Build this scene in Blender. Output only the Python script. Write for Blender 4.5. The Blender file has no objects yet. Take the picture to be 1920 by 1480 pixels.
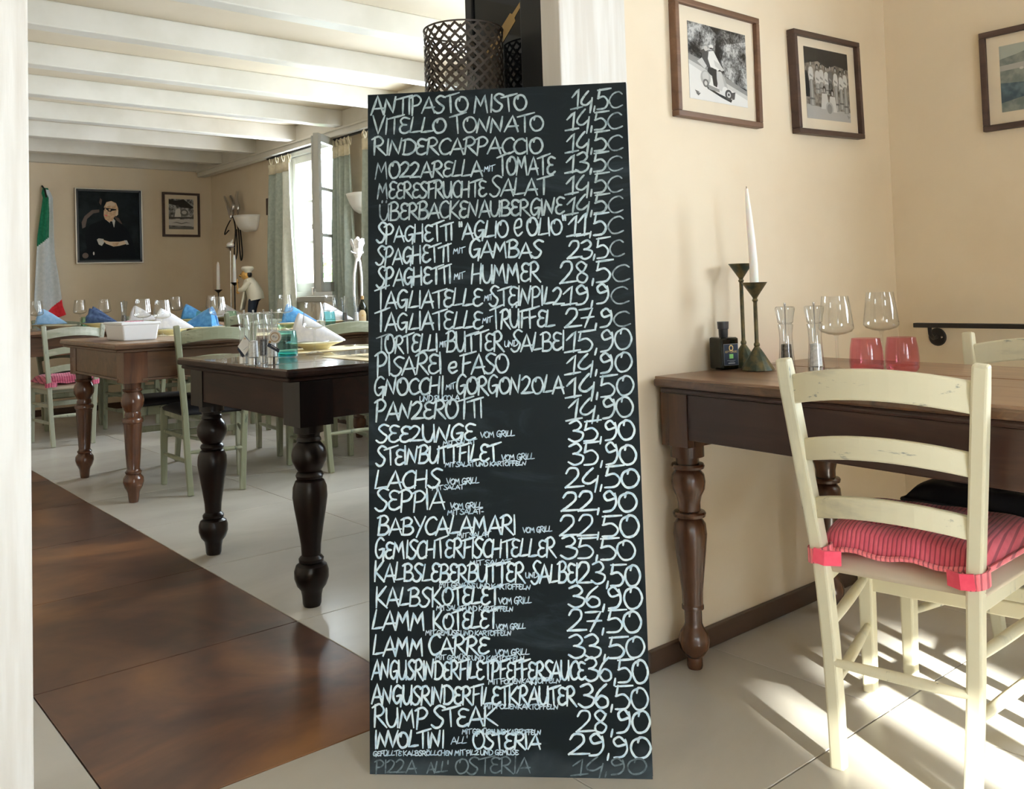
import bpy, math, random
from mathutils import Vector, Matrix
random.seed(7)
PI = math.pi
sc = bpy.context.scene
col = sc.collection

# ------------------------------------------------------------------ camera
cd = bpy.data.cameras.new('camera'); cam = bpy.data.objects.new('camera', cd); col.objects.link(cam)
cd.sensor_fit = 'HORIZONTAL'; cd.sensor_width = 36.0; cd.lens = 31.917; cd.shift_y = -0.1401
cd.clip_start = 0.05; cd.clip_end = 200
yaw, pitch, roll = math.radians(49.976), math.radians(2.3316), math.radians(-1.7082)
fw = Vector((math.cos(yaw)*math.cos(pitch), math.sin(yaw)*math.cos(pitch), math.sin(pitch)))
rt = Vector((math.sin(yaw), -math.cos(yaw), 0)); up = rt.cross(fw)
r2 = rt*math.cos(roll) + up*math.sin(roll); u2 = up*math.cos(roll) - rt*math.sin(roll)
cam.matrix_world = Matrix(((r2.x, u2.x, -fw.x, 0), (r2.y, u2.y, -fw.y, 0), (r2.z, u2.z, -fw.z, 1.02), (0, 0, 0, 1)))
sc.camera = cam

# ------------------------------------------------------------------ sky, sun, window portals, exposure
w = bpy.data.worlds.new('sky'); sc.world = w; w.use_nodes = True
bg = w.node_tree.nodes['Background']; bg.inputs[0].default_value = (0.80, 0.89, 1.0, 1); bg.inputs[1].default_value = 27.0
def lamp(name, kind, loc, rot, energy, color=(1, 1, 1), **kw):
    d = bpy.data.lights.new(name, kind); d.energy = energy; d.color = color
    for k, v in kw.items(): setattr(d, k, v)
    o = bpy.data.objects.new(name, d); col.objects.link(o); o.location = loc; o.rotation_euler = rot
    return o
SE = math.radians(20)
sdir = Vector((0.375*math.cos(SE), 0.927*math.cos(SE), -math.sin(SE)))
so = lamp('sun', 'SUN', (0, -8, 4), (0, 0, 0), 34.0, (1.0, 0.95, 0.86), angle=math.radians(1.2))
so.rotation_euler = sdir.to_track_quat('-Z', 'Y').to_euler()
def portal(name, loc, rot, sx, sy):
    o = lamp(name, 'AREA', loc, rot, 1.0, shape='RECTANGLE', size=sx, size_y=sy)
    o.data.cycles.is_portal = True
# windows: (wall, centre, width, z0, z1)
sc.view_settings.view_transform = 'Standard'; sc.view_settings.look = 'None'
sc.view_settings.gamma = 1.0; sc.view_settings.use_curve_mapping = False
sc.view_settings.exposure = 0.25
try:
    sc.cycles.use_denoising = True; sc.cycles.max_bounces = 10; sc.cycles.diffuse_bounces = 6
    sc.cycles.glossy_bounces = 4; sc.cycles.transparent_max_bounces = 32; sc.cycles.sample_clamp_indirect = 6
    sc.cycles.caustics_reflective = False; sc.cycles.caustics_refractive = False
except Exception: pass

# ------------------------------------------------------------------ materials
def nmat(name):
    m = bpy.data.materials.new(name); m.use_nodes = True
    nt = m.node_tree; b = nt.nodes['Principled BSDF']; return m, nt, b
def setp(b, **k):
    for n, v in k.items():
        n = {'color': 'Base Color', 'rough': 'Roughness', 'metal': 'Metallic', 'spec': 'Specular IOR Level', 'sheen': 'Sheen Weight', 'sub': 'Subsurface Weight', 'coat': 'Coat Weight'}[n]
        if n == 'Base Color': v = (*v, 1)
        b.inputs[n].default_value = v
def mapped(nt, space='Object', scale=(1, 1, 1)):
    if space == 'World':
        src = nt.nodes.new('ShaderNodeNewGeometry').outputs['Position']
    else:
        src = nt.nodes.new('ShaderNodeTexCoord').outputs[space]
    mp = nt.nodes.new('ShaderNodeMapping'); mp.inputs['Scale'].default_value = scale
    nt.links.new(src, mp.inputs[0]); return mp.outputs[0]
def noise(nt, vec, scale, detail=4, rough=.55, dist=0):
    n = nt.nodes.new('ShaderNodeTexNoise'); n.inputs['Scale'].default_value = scale
    n.inputs['Detail'].default_value = detail; n.inputs['Roughness'].default_value = rough; n.inputs['Distortion'].default_value = dist
    nt.links.new(vec, n.inputs['Vector']); return n.outputs['Fac']
def ramp(nt, fac, stops, interp='EASE'):
    r = nt.nodes.new('ShaderNodeValToRGB'); nt.links.new(fac, r.inputs[0]); r.color_ramp.interpolation = interp
    while len(r.color_ramp.elements) < len(stops): r.color_ramp.elements.new(.5)
    for e, (p, c) in zip(r.color_ramp.elements, stops): e.position = p; e.color = (*c, 1) if len(c) == 3 else c
    return r.outputs[0]
def mix(nt, fac, a, b, mode='MIX'):
    m = nt.nodes.new('ShaderNodeMix'); m.data_type = 'RGBA'; m.blend_type = mode
    for i, v in ((0, fac), (6, a), (7, b)):
        if hasattr(v, 'links'): nt.links.new(v, m.inputs[i])
        else: m.inputs[i].default_value = v if i == 0 else (*v, 1)
    return m.outputs[2]
def bump(nt, b, fac, strength=.1, dist=.01):
    n = nt.nodes.new('ShaderNodeBump'); n.inputs['Strength'].default_value = strength; n.inputs['Distance'].default_value = dist
    nt.links.new(fac, n.inputs['Height']); nt.links.new(n.outputs[0], b.inputs['Normal'])
def plain(name, color, rough=.5, metal=0, **k):
    m, nt, b = nmat(name); setp(b, color=color, rough=rough, metal=metal, **k); return m
def mottled(name, c1, c2, scale=3, rough=.6, space='World', stretch=(1, 1, 1), bmp=0, **k):
    m, nt, b = nmat(name); v = mapped(nt, space, stretch); f = noise(nt, v, scale)
    c = ramp(nt, f, [(.35, c1), (.65, c2)]); nt.links.new(c, b.inputs['Base Color']); setp(b, rough=rough, **k)
    if bmp: bump(nt, b, noise(nt, v, scale*8), bmp)
    return m
def wood(name, c1, c2, c3, axis=0, rough=.35, scale=6, coat=0.0, spec=.5):
    m, nt, b = nmat(name); s = [9, 9, 9]; s[axis] = .8
    v = mapped(nt, 'Object', s); f = noise(nt, v, scale*.35, 6, .65, .6); g = noise(nt, mapped(nt, 'Object', (1.5, 1.5, 1.5)), 2.2, 3)
    c = ramp(nt, f, [(.3, c1), (.5, c2), (.72, c3)]); c = mix(nt, ramp(nt, g, [(.35, (.0, .0, .0)), (.7, (.55, .55, .55))]), c, c1)
    nt.links.new(c, b.inputs['Base Color']); setp(b, rough=rough, coat=coat, spec=spec); bump(nt, b, f, .12, .004); return m
def distressed(name, base, worn, dark, axis=2, rough=.42, amount=.66):
    m, nt, b = nmat(name); s = [14, 14, 14]; s[axis] = 2.2
    oi = nt.nodes.new('ShaderNodeObjectInfo'); v = mapped(nt, 'Object', s)
    va = nt.nodes.new('ShaderNodeVectorMath'); va.operation = 'ADD'; nt.links.new(v, va.inputs[0])
    mu = nt.nodes.new('ShaderNodeMath'); mu.operation = 'MULTIPLY'; mu.inputs[1].default_value = 20; nt.links.new(oi.outputs['Random'], mu.inputs[0]); nt.links.new(mu.outputs[0], va.inputs[1])
    f = noise(nt, va.outputs[0], 1.0, 5, .6); g = noise(nt, va.outputs[0], 2.6, 5, .65)
    c = mix(nt, ramp(nt, f, [(amount-.1, (0, 0, 0)), (amount+.04, (.8, .8, .8))]), base, worn)
    c = mix(nt, ramp(nt, g, [(amount, (0, 0, 0)), (amount+.08, (1, 1, 1))]), c, dark)
    nt.links.new(c, b.inputs['Base Color']); setp(b, rough=rough); return m
def glass(name, tint=(1, 1, 1), rough=.01, gain=1.0):
    m = bpy.data.materials.new(name); m.use_nodes = True; nt = m.node_tree
    nt.nodes.remove(nt.nodes['Principled BSDF']); out = nt.nodes['Material Output']
    t = nt.nodes.new('ShaderNodeBsdfTransparent'); t.inputs[0].default_value = (*tint, 1)
    g = nt.nodes.new('ShaderNodeBsdfGlossy'); g.inputs['Roughness'].default_value = rough
    fr = nt.nodes.new('ShaderNodeLayerWeight'); fr.inputs['Blend'].default_value = .5
    pw = nt.nodes.new('ShaderNodeMath'); pw.operation = 'POWER'; pw.inputs[1].default_value = 4.0; nt.links.new(fr.outputs['Facing'], pw.inputs[0])
    mu = nt.nodes.new('ShaderNodeMath'); mu.operation = 'MULTIPLY_ADD'; mu.inputs[1].default_value = .5*gain; mu.inputs[2].default_value = .035*gain; mu.use_clamp = True
    nt.links.new(pw.outputs[0], mu.inputs[0])
    mx = nt.nodes.new('ShaderNodeMixShader'); nt.links.new(mu.outputs[0], mx.inputs[0])
    nt.links.new(t.outputs[0], mx.inputs[1]); nt.links.new(g.outputs[0], mx.inputs[2]); nt.links.new(mx.outputs[0], out.inputs[0])
    return m

M = {}
M['wall'] = mottled('wall_plaster', (.73, .61, .46), (.78, .67, .52), 1.6, .85, bmp=.05)
M['ceil'] = mottled('ceiling_paint', (.57, .49, .37), (.63, .55, .43), 1.2, .7)
M['beam'] = mottled('beam_paint', (.62, .59, .52), (.70, .67, .61), 2.5, .38)
M['post'] = mottled('whitewashed_wood', (.64, .60, .55), (.76, .74, .71), 2.6, .5, stretch=(9, 9, .7), bmp=.05)
M['skirt'] = wood('skirting_wood', (.035, .018, .012), (.06, .032, .02), (.09, .05, .03), 0, .4)
M['grout'] = plain('grout', (.07, .06, .055), .9)
def tilemat(name, stops, scale, rough):
    m, nt, b = nmat(name); v = mapped(nt, 'World', (.75, 1.15, 1)); oi = nt.nodes.new('ShaderNodeObjectInfo')
    f = noise(nt, v, scale, 5, .55, 1.1); g = noise(nt, v, scale*5, 4)
    c = ramp(nt, f, stops, 'B_SPLINE'); c = mix(nt, .12, c, ramp(nt, g, [(.3, stops[0][1]), (.7, stops[-1][1])]))
    hs = nt.nodes.new('ShaderNodeHueSaturation'); nt.links.new(c, hs.inputs['Color'])
    mr = nt.nodes.new('ShaderNodeMapRange'); mr.inputs[3].default_value = .94; mr.inputs[4].default_value = 1.05
    nt.links.new(oi.outputs['Random'], mr.inputs[0]); nt.links.new(mr.outputs[0], hs.inputs['Value'])
    nt.links.new(hs.outputs[0], b.inputs['Base Color']); setp(b, rough=rough)
    setp(b, rough=rough+.02); return m
M['tile'] = tilemat('stone_tile', [(.3, (.53, .50, .455)), (.5, (.60, .57, .52)), (.7, (.65, .62, .57))], 1.6, .22)
M['btile'] = tilemat('rust_tile', [(.28, (.035, .022, .021)), (.43, (.085, .044, .035)), (.55, (.17, .080, .048)), (.70, (.36, .175, .075))], 1.5, .28)
M['cream'] = distressed('cream_paint', (.74, .70, .53), (.58, .56, .44), (.22, .24, .22), amount=.64)
M['green'] = distressed('sage_paint', (.27, .29, .20), (.42, .43, .33), (.11, .13, .10), amount=.60)
M['greenw'] = distressed('pale_sage_paint', (.40, .42, .33), (.56, .57, .50), (.20, .23, .20), amount=.60)
for k_, a_ in (('cream', ((.74, .70, .53), (.56, .54, .43), (.20, .22, .20), .62)), ('green', ((.27, .29, .20), (.42, .43, .33), (.11, .13, .10), .60)), ('greenw', ((.40, .42, .33), (.56, .57, .50), (.20, .23, .20), .60))):
    M[k_+'_h'] = distressed(k_+'_paint_slats', *a_[:3], axis=0, amount=a_[3])
M['dwood'] = wood('dark_table_wood', (.012, .007, .006), (.03, .014, .01), (.045, .02, .014), 1, .45, spec=.18)
M['dtop'] = wood('dark_table_top', (.05, .026, .018), (.09, .05, .034), (.15, .085, .055), 0, .16, coat=.4)
M['dleg'] = wood('dark_turned_leg', (.006, .004, .004), (.012, .007, .006), (.022, .010, .007), 2, .28, spec=.3)
M['mwood'] = wood('walnut_table_wood', (.05, .025, .014), (.11, .055, .028), (.20, .10, .045), 0, .3, coat=.2)
M['mleg'] = wood('walnut_turned_leg', (.04, .016, .01), (.11, .042, .02), (.19, .08, .035), 2, .24, coat=.3)
M['rtop'] = wood('oak_table_top', (.15, .08, .045), (.27, .16, .095), (.40, .26, .16), 1, .3, coat=.15)
M['rapron'] = wood('brown_apron', (.022, .009, .007), (.045, .018, .012), (.075, .033, .021), 1, .38)
M['rleg'] = wood('brown_turned_leg', (.035, .014, .008), (.085, .034, .016), (.16, .07, .032), 2, .27, coat=.12)
M['black'] = plain('black_lacquer', (.012, .013, .016), .35)
M['dglass'] = plain('dark_glass', (.008, .010, .014), .04)
M['bframe'] = plain('board_edge', (.03, .033, .036), .6)
m, nt, b = nmat('chalkboard_slate')
v = mapped(nt, 'Object', (1, 3.2, 1)); f = noise(nt, v, 3.5, 6, .65, 1.2); tc = nt.nodes.new('ShaderNodeTexCoord')
sp = nt.nodes.new('ShaderNodeSeparateXYZ'); nt.links.new(tc.outputs['Object'], sp.inputs[0])
sm = ramp(nt, f, [(.5, (.005, .009, .012)), (.8, (.028, .042, .052))])
band = nt.nodes.new('ShaderNodeMath'); band.operation = 'MULTIPLY_ADD'; band.use_clamp = True; band.inputs[1].default_value = -28; nt.links.new(sp.outputs['Y'], band.inputs[0]); wob = nt.nodes.new('ShaderNodeMath'); wob.operation = 'MULTIPLY'; wob.inputs[1].default_value = 3.0; nt.links.new(noise(nt, mapped(nt, 'Object', (1, 1, 1)), 9, 4), wob.inputs[0]); nt.links.new(wob.outputs[0], band.inputs[2])
fb = noise(nt, v, 2.2, 5, .6, .8)
sw = ramp(nt, fb, [(.3, (.02, .028, .033)), (.75, (.075, .10, .12))])
nt.links.new(mix(nt, band.outputs[0], sm, sw), b.inputs['Base Color']); setp(b, rough=.62, spec=.18); M['slate'] = m
def chalkmat(name, c1, c2):
    m, nt, b = nmat(name); v = mapped(nt, 'Object', (1, 1, 1)); f = noise(nt, v, 60, 3, .6)
    nt.links.new(ramp(nt, f, [(.3, c1), (.6, c2)]), b.inputs['Base Color']); setp(b, rough=.7); return m
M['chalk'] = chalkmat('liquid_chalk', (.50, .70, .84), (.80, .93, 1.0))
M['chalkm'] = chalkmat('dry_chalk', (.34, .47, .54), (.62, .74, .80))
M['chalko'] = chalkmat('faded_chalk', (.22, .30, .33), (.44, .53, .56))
M['chalks'] = chalkmat('small_chalk', (.36, .52, .64), (.62, .76, .86))
M['chalkr'] = chalkmat('rubbed_chalk', (.10, .14, .16), (.34, .42, .46))
M['chalkf'] = chalkmat('wiped_chalk', (.05, .07, .08), (.16, .21, .24))
M['brass'] = plain('bottle_gold', (.36, .23, .08), .5)
M['bronze'] = mottled('green_bronze', (.045, .06, .045), (.17, .13, .055), 30, .45, 'Object', metal=.6)
M['iron'] = plain('black_iron', (.025, .022, .022), .45, .5)
M['rust'] = plain('dark_lattice_metal', (.05, .036, .027), .5, .2)
M['chrome'] = plain('polished_steel', (.75, .75, .76), .15, 1)
M['candle'] = plain('white_wax', (.93, .92, .90), .45, sub=.2)
M['glass'] = glass('clear_glass', (.99, .995, .992), .01, 1.8)
M['pane'] = glass('window_pane', (.96, .98, .97), .0, .6)
M['pglass'] = glass('picture_glass', (1, 1, 1), .02, .45)
M['acryl'] = glass('clear_acrylic', (.93, .95, .96), .06, 3.4)
M['teal'] = glass('teal_glass', (.70, .92, .93), .02, 1.2)
M['tealb'] = glass('deep_teal_glass', (.30, .82, .88), .02, 1.2)
M['green_glass'] = glass('pale_green_glass', (.84, .95, .87), .02, 1.2)
M['red_glass'] = glass('rose_glass', (.95, .73, .78), .02, 1.0)
M['olive'] = plain('dark_olive_glass', (.006, .007, .003), .10, spec=.35)
M['pepper'] = mottled('peppercorns', (.02, .015, .012), (.10, .08, .07), 160, .8, 'Object')
M['salt'] = mottled('coarse_salt', (.75, .75, .76), (.95, .95, .96), 160, .7, 'Object')
M['navy'] = plain('navy_print', (.012, .022, .05), .5)
M['paperw'] = plain('white_card', (.86, .85, .84), .7)
M['cork'] = plain('cork', (.45, .28, .13), .8)
M['labelc'] = plain('cream_label', (.80, .66, .42), .7)
M['lime'] = plain('green_print', (.30, .72, .22), .6)
M['gold'] = plain('gold_print', (.75, .55, .22), .5)
M['grey'] = plain('grey_print', (.45, .47, .50), .6)
def cloth(name, c1, c2, sc_=40, rough=.85, stripes=None):
    m, nt, b = nmat(name); v = mapped(nt, 'Object', (1, 1, 1)); f = noise(nt, v, sc_, 3)
    c = ramp(nt, f, [(.3, c1), (.7, c2)])
    if stripes:
        wv = nt.nodes.new('ShaderNodeTexWave'); wv.bands_direction = 'X'; wv.inputs['Scale'].default_value = stripes; wv.inputs['Distortion'].default_value = .15
        nt.links.new(v, wv.inputs[0]); c = mix(nt, ramp(nt, wv.outputs['Fac'], [(.10, (1, 1, 1)), (.34, (0, 0, 0))]), c, (c1[0]*.5, c1[1]*.45, c1[2]*.5))
        bump(nt, b, wv.outputs['Fac'], .4, .002)
    nt.links.new(c, b.inputs['Base Color']); setp(b, rough=rough, sheen=.2); return m
M['redc'] = cloth('red_cushion_cotton', (.66, .10, .15), (.72, .13, .18), stripes=34)
M['redp'] = cloth('red_piping', (.85, .19, .23), (.92, .26, .29), stripes=34)
M['redt'] = cloth('red_ribbon', (.78, .06, .12), (.86, .09, .16))
M['pink'] = cloth('pink_cushion_cotton', (.62, .10, .20), (.75, .22, .32), stripes=20)
M['seatb'] = plain('beige_seat_vinyl', (.55, .46, .36), .5)
M['seatd'] = plain('dark_seat_vinyl', (.014, .013, .016), .6, spec=.25)
M['napw'] = cloth('white_napkin', (.78, .79, .88), (.90, .90, .96))
M['napb'] = cloth('blue_napkin', (.05, .20, .46), (.10, .33, .62))
M['napl'] = cloth('light_blue_napkin', (.25, .48, .80), (.38, .60, .90))
M['napn'] = cloth('navy_napkin', (.03, .06, .16), (.08, .14, .28))
M['plate'] = plain('cream_stoneware', (.74, .70, .50), .25)
M['mat'] = plain('straw_paper_mat', (.86, .74, .47), .8)
M['curt'] = cloth('sage_curtain', (.33, .37, .32), (.41, .45, .39))
M['curtl'] = cloth('cream_curtain_edge', (.74, .76, .68), (.82, .84, .76))
M['curth'] = cloth('beige_curtain_heading', (.60, .52, .36), (.70, .62, .46))
M['winp'] = plain('window_paint', (.42, .41, .375), .45)
M['plastic'] = plain('white_plastic', (.80, .82, .86), .35)
M['shadew'] = plain('white_ceramic_shade', (.86, .84, .80), .5)
M['leaf'] = mottled('garden_leaf', (.10, .28, .04), (.28, .50, .10), 6, .6)
M['flower'] = plain('pink_petal', (.85, .18, .35), .6)
M['skin'] = plain('painted_skin', (.72, .42, .12), .5)
M['whitep'] = plain('painted_white', (.80, .76, .66), .5)
M['fgreen'] = cloth('flag_green', (.0, .16, .08), (.01, .22, .11))
M['fwhite'] = cloth('flag_white', (.62, .68, .72), (.72, .76, .80))
M['fred'] = cloth('flag_red', (.75, .02, .04), (.85, .04, .06))
M['frame'] = wood('walnut_frame', (.09, .04, .02), (.15, .075, .04), (.23, .12, .07), 0, .45)
M['framed'] = wood('dark_frame', (.035, .018, .014), (.06, .03, .022), (.09, .05, .035), 0, .45)
M['pmat'] = plain('picture_mat', (.80, .69, .54), .8)
M['sunblock'] = plain('sun_blocker_plaster', (.85, .82, .76), .9)
def g(v): return plain('photo_grey_%02d' % int(v*100), (v, v*.98, v*.95), .5, spec=.2)
GR = {k: g(k) for k in (.01, .03, .08, .16, .3, .45, .6, .78)}
def foliage(name, hi, thr):
    m, nt, b = nmat(name); v = mapped(nt, 'World'); f = noise(nt, v, 22, 3, .5); h = noise(nt, v, 120, 6, .75)
    a = nt.nodes.new('ShaderNodeMath'); a.operation = 'MULTIPLY'; nt.links.new(f, a.inputs[0]); nt.links.new(h, a.inputs[1])
    c = ramp(nt, a.outputs[0], [(thr-.05, (.006, .006, .007)), (thr+.03, (hi*.35,)*3), (thr+.12, (hi,)*3)], 'LINEAR'); nt.links.new(c, b.inputs['Base Color']); setp(b, rough=.4, spec=.2); return m
M['bwleaf'] = foliage('photo_foliage', .40, .27)
M['bwleafl'] = foliage('photo_foliage_light', .60, .21)
M['sepia'] = mottled('photo_sepia_crowd', (.10, .085, .07), (.32, .28, .24), 60, .35, 'World')
M['bluesea'] = mottled('photo_blue_field', (.03, .07, .11), (.10, .17, .21), 30, .4, 'World')
M['bluegrey'] = mottled('photo_grey_field', (.16, .20, .19), (.28, .31, .28), 30, .4, 'World')
M['skyp'] = plain('photo_sky', (.42, .46, .42), .4)
M['pdark'] = mottled('painting_dark', (.004, .007, .009), (.013, .019, .022), 9, .6, 'World', spec=.15)
M['psuit'] = plain('painting_suit', (.003, .005, .008), .6, spec=.15)
M['pskin'] = mottled('painting_skin', (.50, .30, .16), (.66, .44, .26), 40, .4, 'World')
M['pskinl'] = plain('painting_skin_light', (.68, .52, .36), .4)
M['pchair'] = plain('painting_chair', (.07, .035, .02), .4)
M['pshirt'] = plain('painting_shirt', (.55, .55, .52), .4)
M['silver'] = plain('silver_edge', (.55, .50, .42), .35, .5)

# ------------------------------------------------------------------ mesh helpers
class MB:
    def __init__(s): s.v = []; s.f = []; s.m = []; s.mi = 0
    def add(s, vs, fs):
        o = len(s.v); s.v += [tuple(p) for p in vs]; s.f += [tuple(i+o for i in f) for f in fs]; s.m += [s.mi]*len(fs); return s
    def box(s, x0, x1, y0, y1, z0, z1):
        return s.add([(x0, y0, z0), (x1, y0, z0), (x1, y1, z0), (x0, y1, z0), (x0, y0, z1), (x1, y0, z1), (x1, y1, z1), (x0, y1, z1)],
                     [(0, 3, 2, 1), (4, 5, 6, 7), (0, 1, 5, 4), (1, 2, 6, 5), (2, 3, 7, 6), (3, 0, 4, 7)])
    def beam(s, pts, sx, sy, ax=(1, 0, 0)):
        # rectangular section swept along pts; ax = direction of the sx side
        ax = Vector(ax); vs = []; n = len(pts)
        for i, p in enumerate(pts):
            p = Vector(p); d = (Vector(pts[min(i+1, n-1)]) - Vector(pts[max(i-1, 0)])).normalized()
            a = (ax - d*ax.dot(d)).normalized(); c = d.cross(a)
            wx = sx[i] if isinstance(sx, (list, tuple)) else sx; wy = sy[i] if isinstance(sy, (list, tuple)) else sy
            for u, v in ((-1, -1), (1, -1), (1, 1), (-1, 1)): vs.append(p + a*(u*wx/2) + c*(v*wy/2))
        fs = [(3, 2, 1, 0), tuple(4*(n-1)+k for k in range(4))]
        for i in range(n-1):
            for k in range(4): fs.append((4*i+k, 4*i+(k+1) % 4, 4*i+4+(k+1) % 4, 4*i+4+k))
        return s.add(vs, fs)
    def tube(s, pts, r, n=8, cap=True):
        vs = []; N = len(pts); prev = None
        for i, p in enumerate(pts):
            p = Vector(p); d = (Vector(pts[min(i+1, N-1)]) - Vector(pts[max(i-1, 0)])).normalized()
            if prev is None: a = d.orthogonal().normalized()
            else: a = (prev - d*prev.dot(d)).normalized()
            prev = a; c = d.cross(a); rr = r[i] if isinstance(r, (list, tuple)) else r
            for k in range(n): t = 2*PI*k/n; vs.append(p + a*(rr*math.cos(t)) + c*(rr*math.sin(t)))
        fs = []
        for i in range(N-1):
            for k in range(n): fs.append((n*i+k, n*i+(k+1) % n, n*i+n+(k+1) % n, n*i+n+k))
        if cap: fs += [tuple(range(n))[::-1], tuple(n*(N-1)+k for k in range(n))]
        return s.add(vs, fs)
    def lathe(s, prof, n=24, c=(0, 0, 0), ax=None, sc2=1.0, cap=False):
        vs = []; N = len(prof)
        for r, z in prof:
            for k in range(n): t = 2*PI*k/n; vs.append((c[0]+r*math.cos(t), c[1]+r*math.sin(t)*sc2, c[2]+z))
        fs = []
        for i in range(N-1):
            for k in range(n): fs.append((n*i+k, n*i+(k+1) % n, n*i+n+(k+1) % n, n*i+n+k))
        if cap: fs += [tuple(range(n))[::-1], tuple(n*(N-1)+k for k in range(n))]
        return s.add(vs, fs)
    def ball(s, c, r, n=12, m=8):
        if not isinstance(r, (list, tuple)): r = (r, r, r)
        vs = []; fs = []
        for i in range(m+1):
            a = PI*i/m - PI/2
            for k in range(n): t = 2*PI*k/n; vs.append((c[0]+r[0]*math.cos(a)*math.cos(t), c[1]+r[1]*math.cos(a)*math.sin(t), c[2]+r[2]*math.sin(a)))
        for i in range(m):
            for k in range(n): fs.append((n*i+k, n*i+(k+1) % n, n*i+n+(k+1) % n, n*i+n+k))
        return s.add(vs, fs)
    def grid(s, fn, nu, nv):
        vs = [fn(i/nu, j/nv) for j in range(nv+1) for i in range(nu+1)]
        return s.add(vs, [(j*(nu+1)+i, j*(nu+1)+i+1, (j+1)*(nu+1)+i+1, (j+1)*(nu+1)+i) for j in range(nv) for i in range(nu)])
    def poly(s, pts): return s.add(pts, [tuple(range(len(pts)))])
    def mesh(s, name, mats, smooth=None):
        me = bpy.data.meshes.new(name); me.from_pydata(s.v, [], s.f)
        for mm in (mats if isinstance(mats, (list, tuple)) else [mats]): me.materials.append(mm)
        me.polygons.foreach_set('material_index', s.m)
        if smooth:
            me.polygons.foreach_set('use_smooth', [True]*len(s.f)); me.set_sharp_from_angle(angle=math.radians(smooth))
        me.validate(); me.update(); return me
    def build(s, name, mats, parent=None, smooth=None, bevel=0, solid=0, fix=True):
        me = s.mesh(name, mats, smooth)
        if fix:
            import bmesh
            bm = bmesh.new(); bm.from_mesh(me)
            if smooth: bmesh.ops.remove_doubles(bm, verts=bm.verts, dist=1e-6)
            bmesh.ops.recalc_face_normals(bm, faces=bm.faces); bm.to_mesh(me); bm.free()
        return obj(name, me, parent, bevel, solid)
def obj(name, me, parent=None, bevel=0, solid=0):
    o = bpy.data.objects.new(name, me); col.objects.link(o)
    if parent: o.parent = parent
    if solid:
        md = o.modifiers.new('thickness', 'SOLIDIFY'); md.thickness = solid; md.offset = 0
    if bevel:
        md = o.modifiers.new('bevel', 'BEVEL'); md.width = bevel; md.segments = 2; md.limit_method = 'ANGLE'; md.angle_limit = math.radians(40)
    return o
def tag(o, label=None, cat=None, group=None, kind=None):
    if label: o['label'] = label
    if cat: o['category'] = cat
    if group: o['group'] = group
    if kind: o['kind'] = kind
    return o
def thing(name, label, cat, loc=(0, 0, 0), rz=0, group=None, scale=None):
    o = bpy.data.objects.new(name, None); col.objects.link(o); o.empty_display_size = .05
    o.location = loc; o.rotation_euler = (0, 0, rz)
    if scale: o.scale = scale
    return tag(o, label, cat, group)
def dup(o, loc=None, rz=None, label=None, group=None, parent=None, scale=None, names=None):
    c = o.copy(); col.objects.link(c)
    if parent: c.parent = parent
    for ch in list(o.children): dup(ch, parent=c)
    if loc is not None: c.location = loc
    if rz is not None: c.rotation_euler = (0, 0, rz)
    if scale: c.scale = scale
    if label: c['label'] = label
    if group: c['group'] = group
    return c
def repaint(root, old, new):
    for ch in root.children_recursive:
        if ch.type == 'MESH' and any(mm == old for mm in ch.data.materials):
            ch.data = ch.data.copy()
            for i, mm in enumerate(ch.data.materials):
                if mm == old: ch.data.materials[i] = new
def D(a): return math.radians(a)

# ------------------------------------------------------------------ the setting
def struct(name, mb, mat, parent=None, **k):
    o = mb.build(name, mat, parent, **k)
    if not parent: o['kind'] = 'structure'
    return o
TX = [.565 + .749*k for k in range(-5, 5)]; TY = [1.89 + .77*k for k in range(-6, 10)]
floor = struct('floor', MB().box(-2.95, 4.0, -2.95, 9.2, -.12, -.006), M['grout'])
tm = MB(); a, b_, e = .7456/2, .7666/2, .0012
tm.add([(-a, -b_, -.012), (a, -b_, -.012), (a, b_, -.012), (-a, b_, -.012), (-a, -b_, -e), (a, -b_, -e), (a, b_, -e), (-a, b_, -e),
        (-a+e, -b_+e, 0), (a-e, -b_+e, 0), (a-e, b_-e, 0), (-a+e, b_-e, 0)],
       [(3, 2, 1, 0), (0, 1, 5, 4), (1, 2, 6, 5), (2, 3, 7, 6), (3, 0, 4, 7), (4, 5, 9, 8), (5, 6, 10, 9), (6, 7, 11, 10), (7, 4, 8, 11), (8, 9, 10, 11)])
tile_me = tm.mesh('floor_tile', M['tile']); rust_me = tm.mesh('rust_floor_tile', M['btile'])
for x in TX:
    for y in TY:
        cx, cy = x + .3745, y + .385
        if cx > 3.75 and cy > 2: continue
        rust = abs(x-.565) < .01 and cy > 1.9
        o = obj('rust_tile' if rust else 'floor_tile', rust_me if rust else tile_me, floor)
        o.location = (cx, cy, random.uniform(-.0004, 0))
def wall_y(name, y0, y1, xs, z1, holes=(), mat='wall'):      # wall in the XZ plane
    mb = MB(); x = xs[0]
    for hx0, hx1, hz0, hz1 in sorted(holes):
        mb.box(x, hx0, y0, y1, 0, z1); mb.box(hx0, hx1, y0, y1, 0, hz0); mb.box(hx0, hx1, y0, y1, hz1, z1); x = hx1
    mb.box(x, xs[1], y0, y1, 0, z1); return struct(name, mb, M[mat], fix=False)
def wall_x(name, x0, x1, ys, z1, holes=(), mat='wall'):
    mb = MB(); y = ys[0]
    for hy0, hy1, hz0, hz1 in sorted(holes):
        mb.box(x0, x1, y, hy0, 0, z1); mb.box(x0, x1, hy0, hy1, 0, hz0); mb.box(x0, x1, hy0, hy1, hz1, z1); y = hy1
    mb.box(x0, x1, y, ys[1], 0, z1); return struct(name, mb, M[mat], fix=False)
ZW = .98
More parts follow.
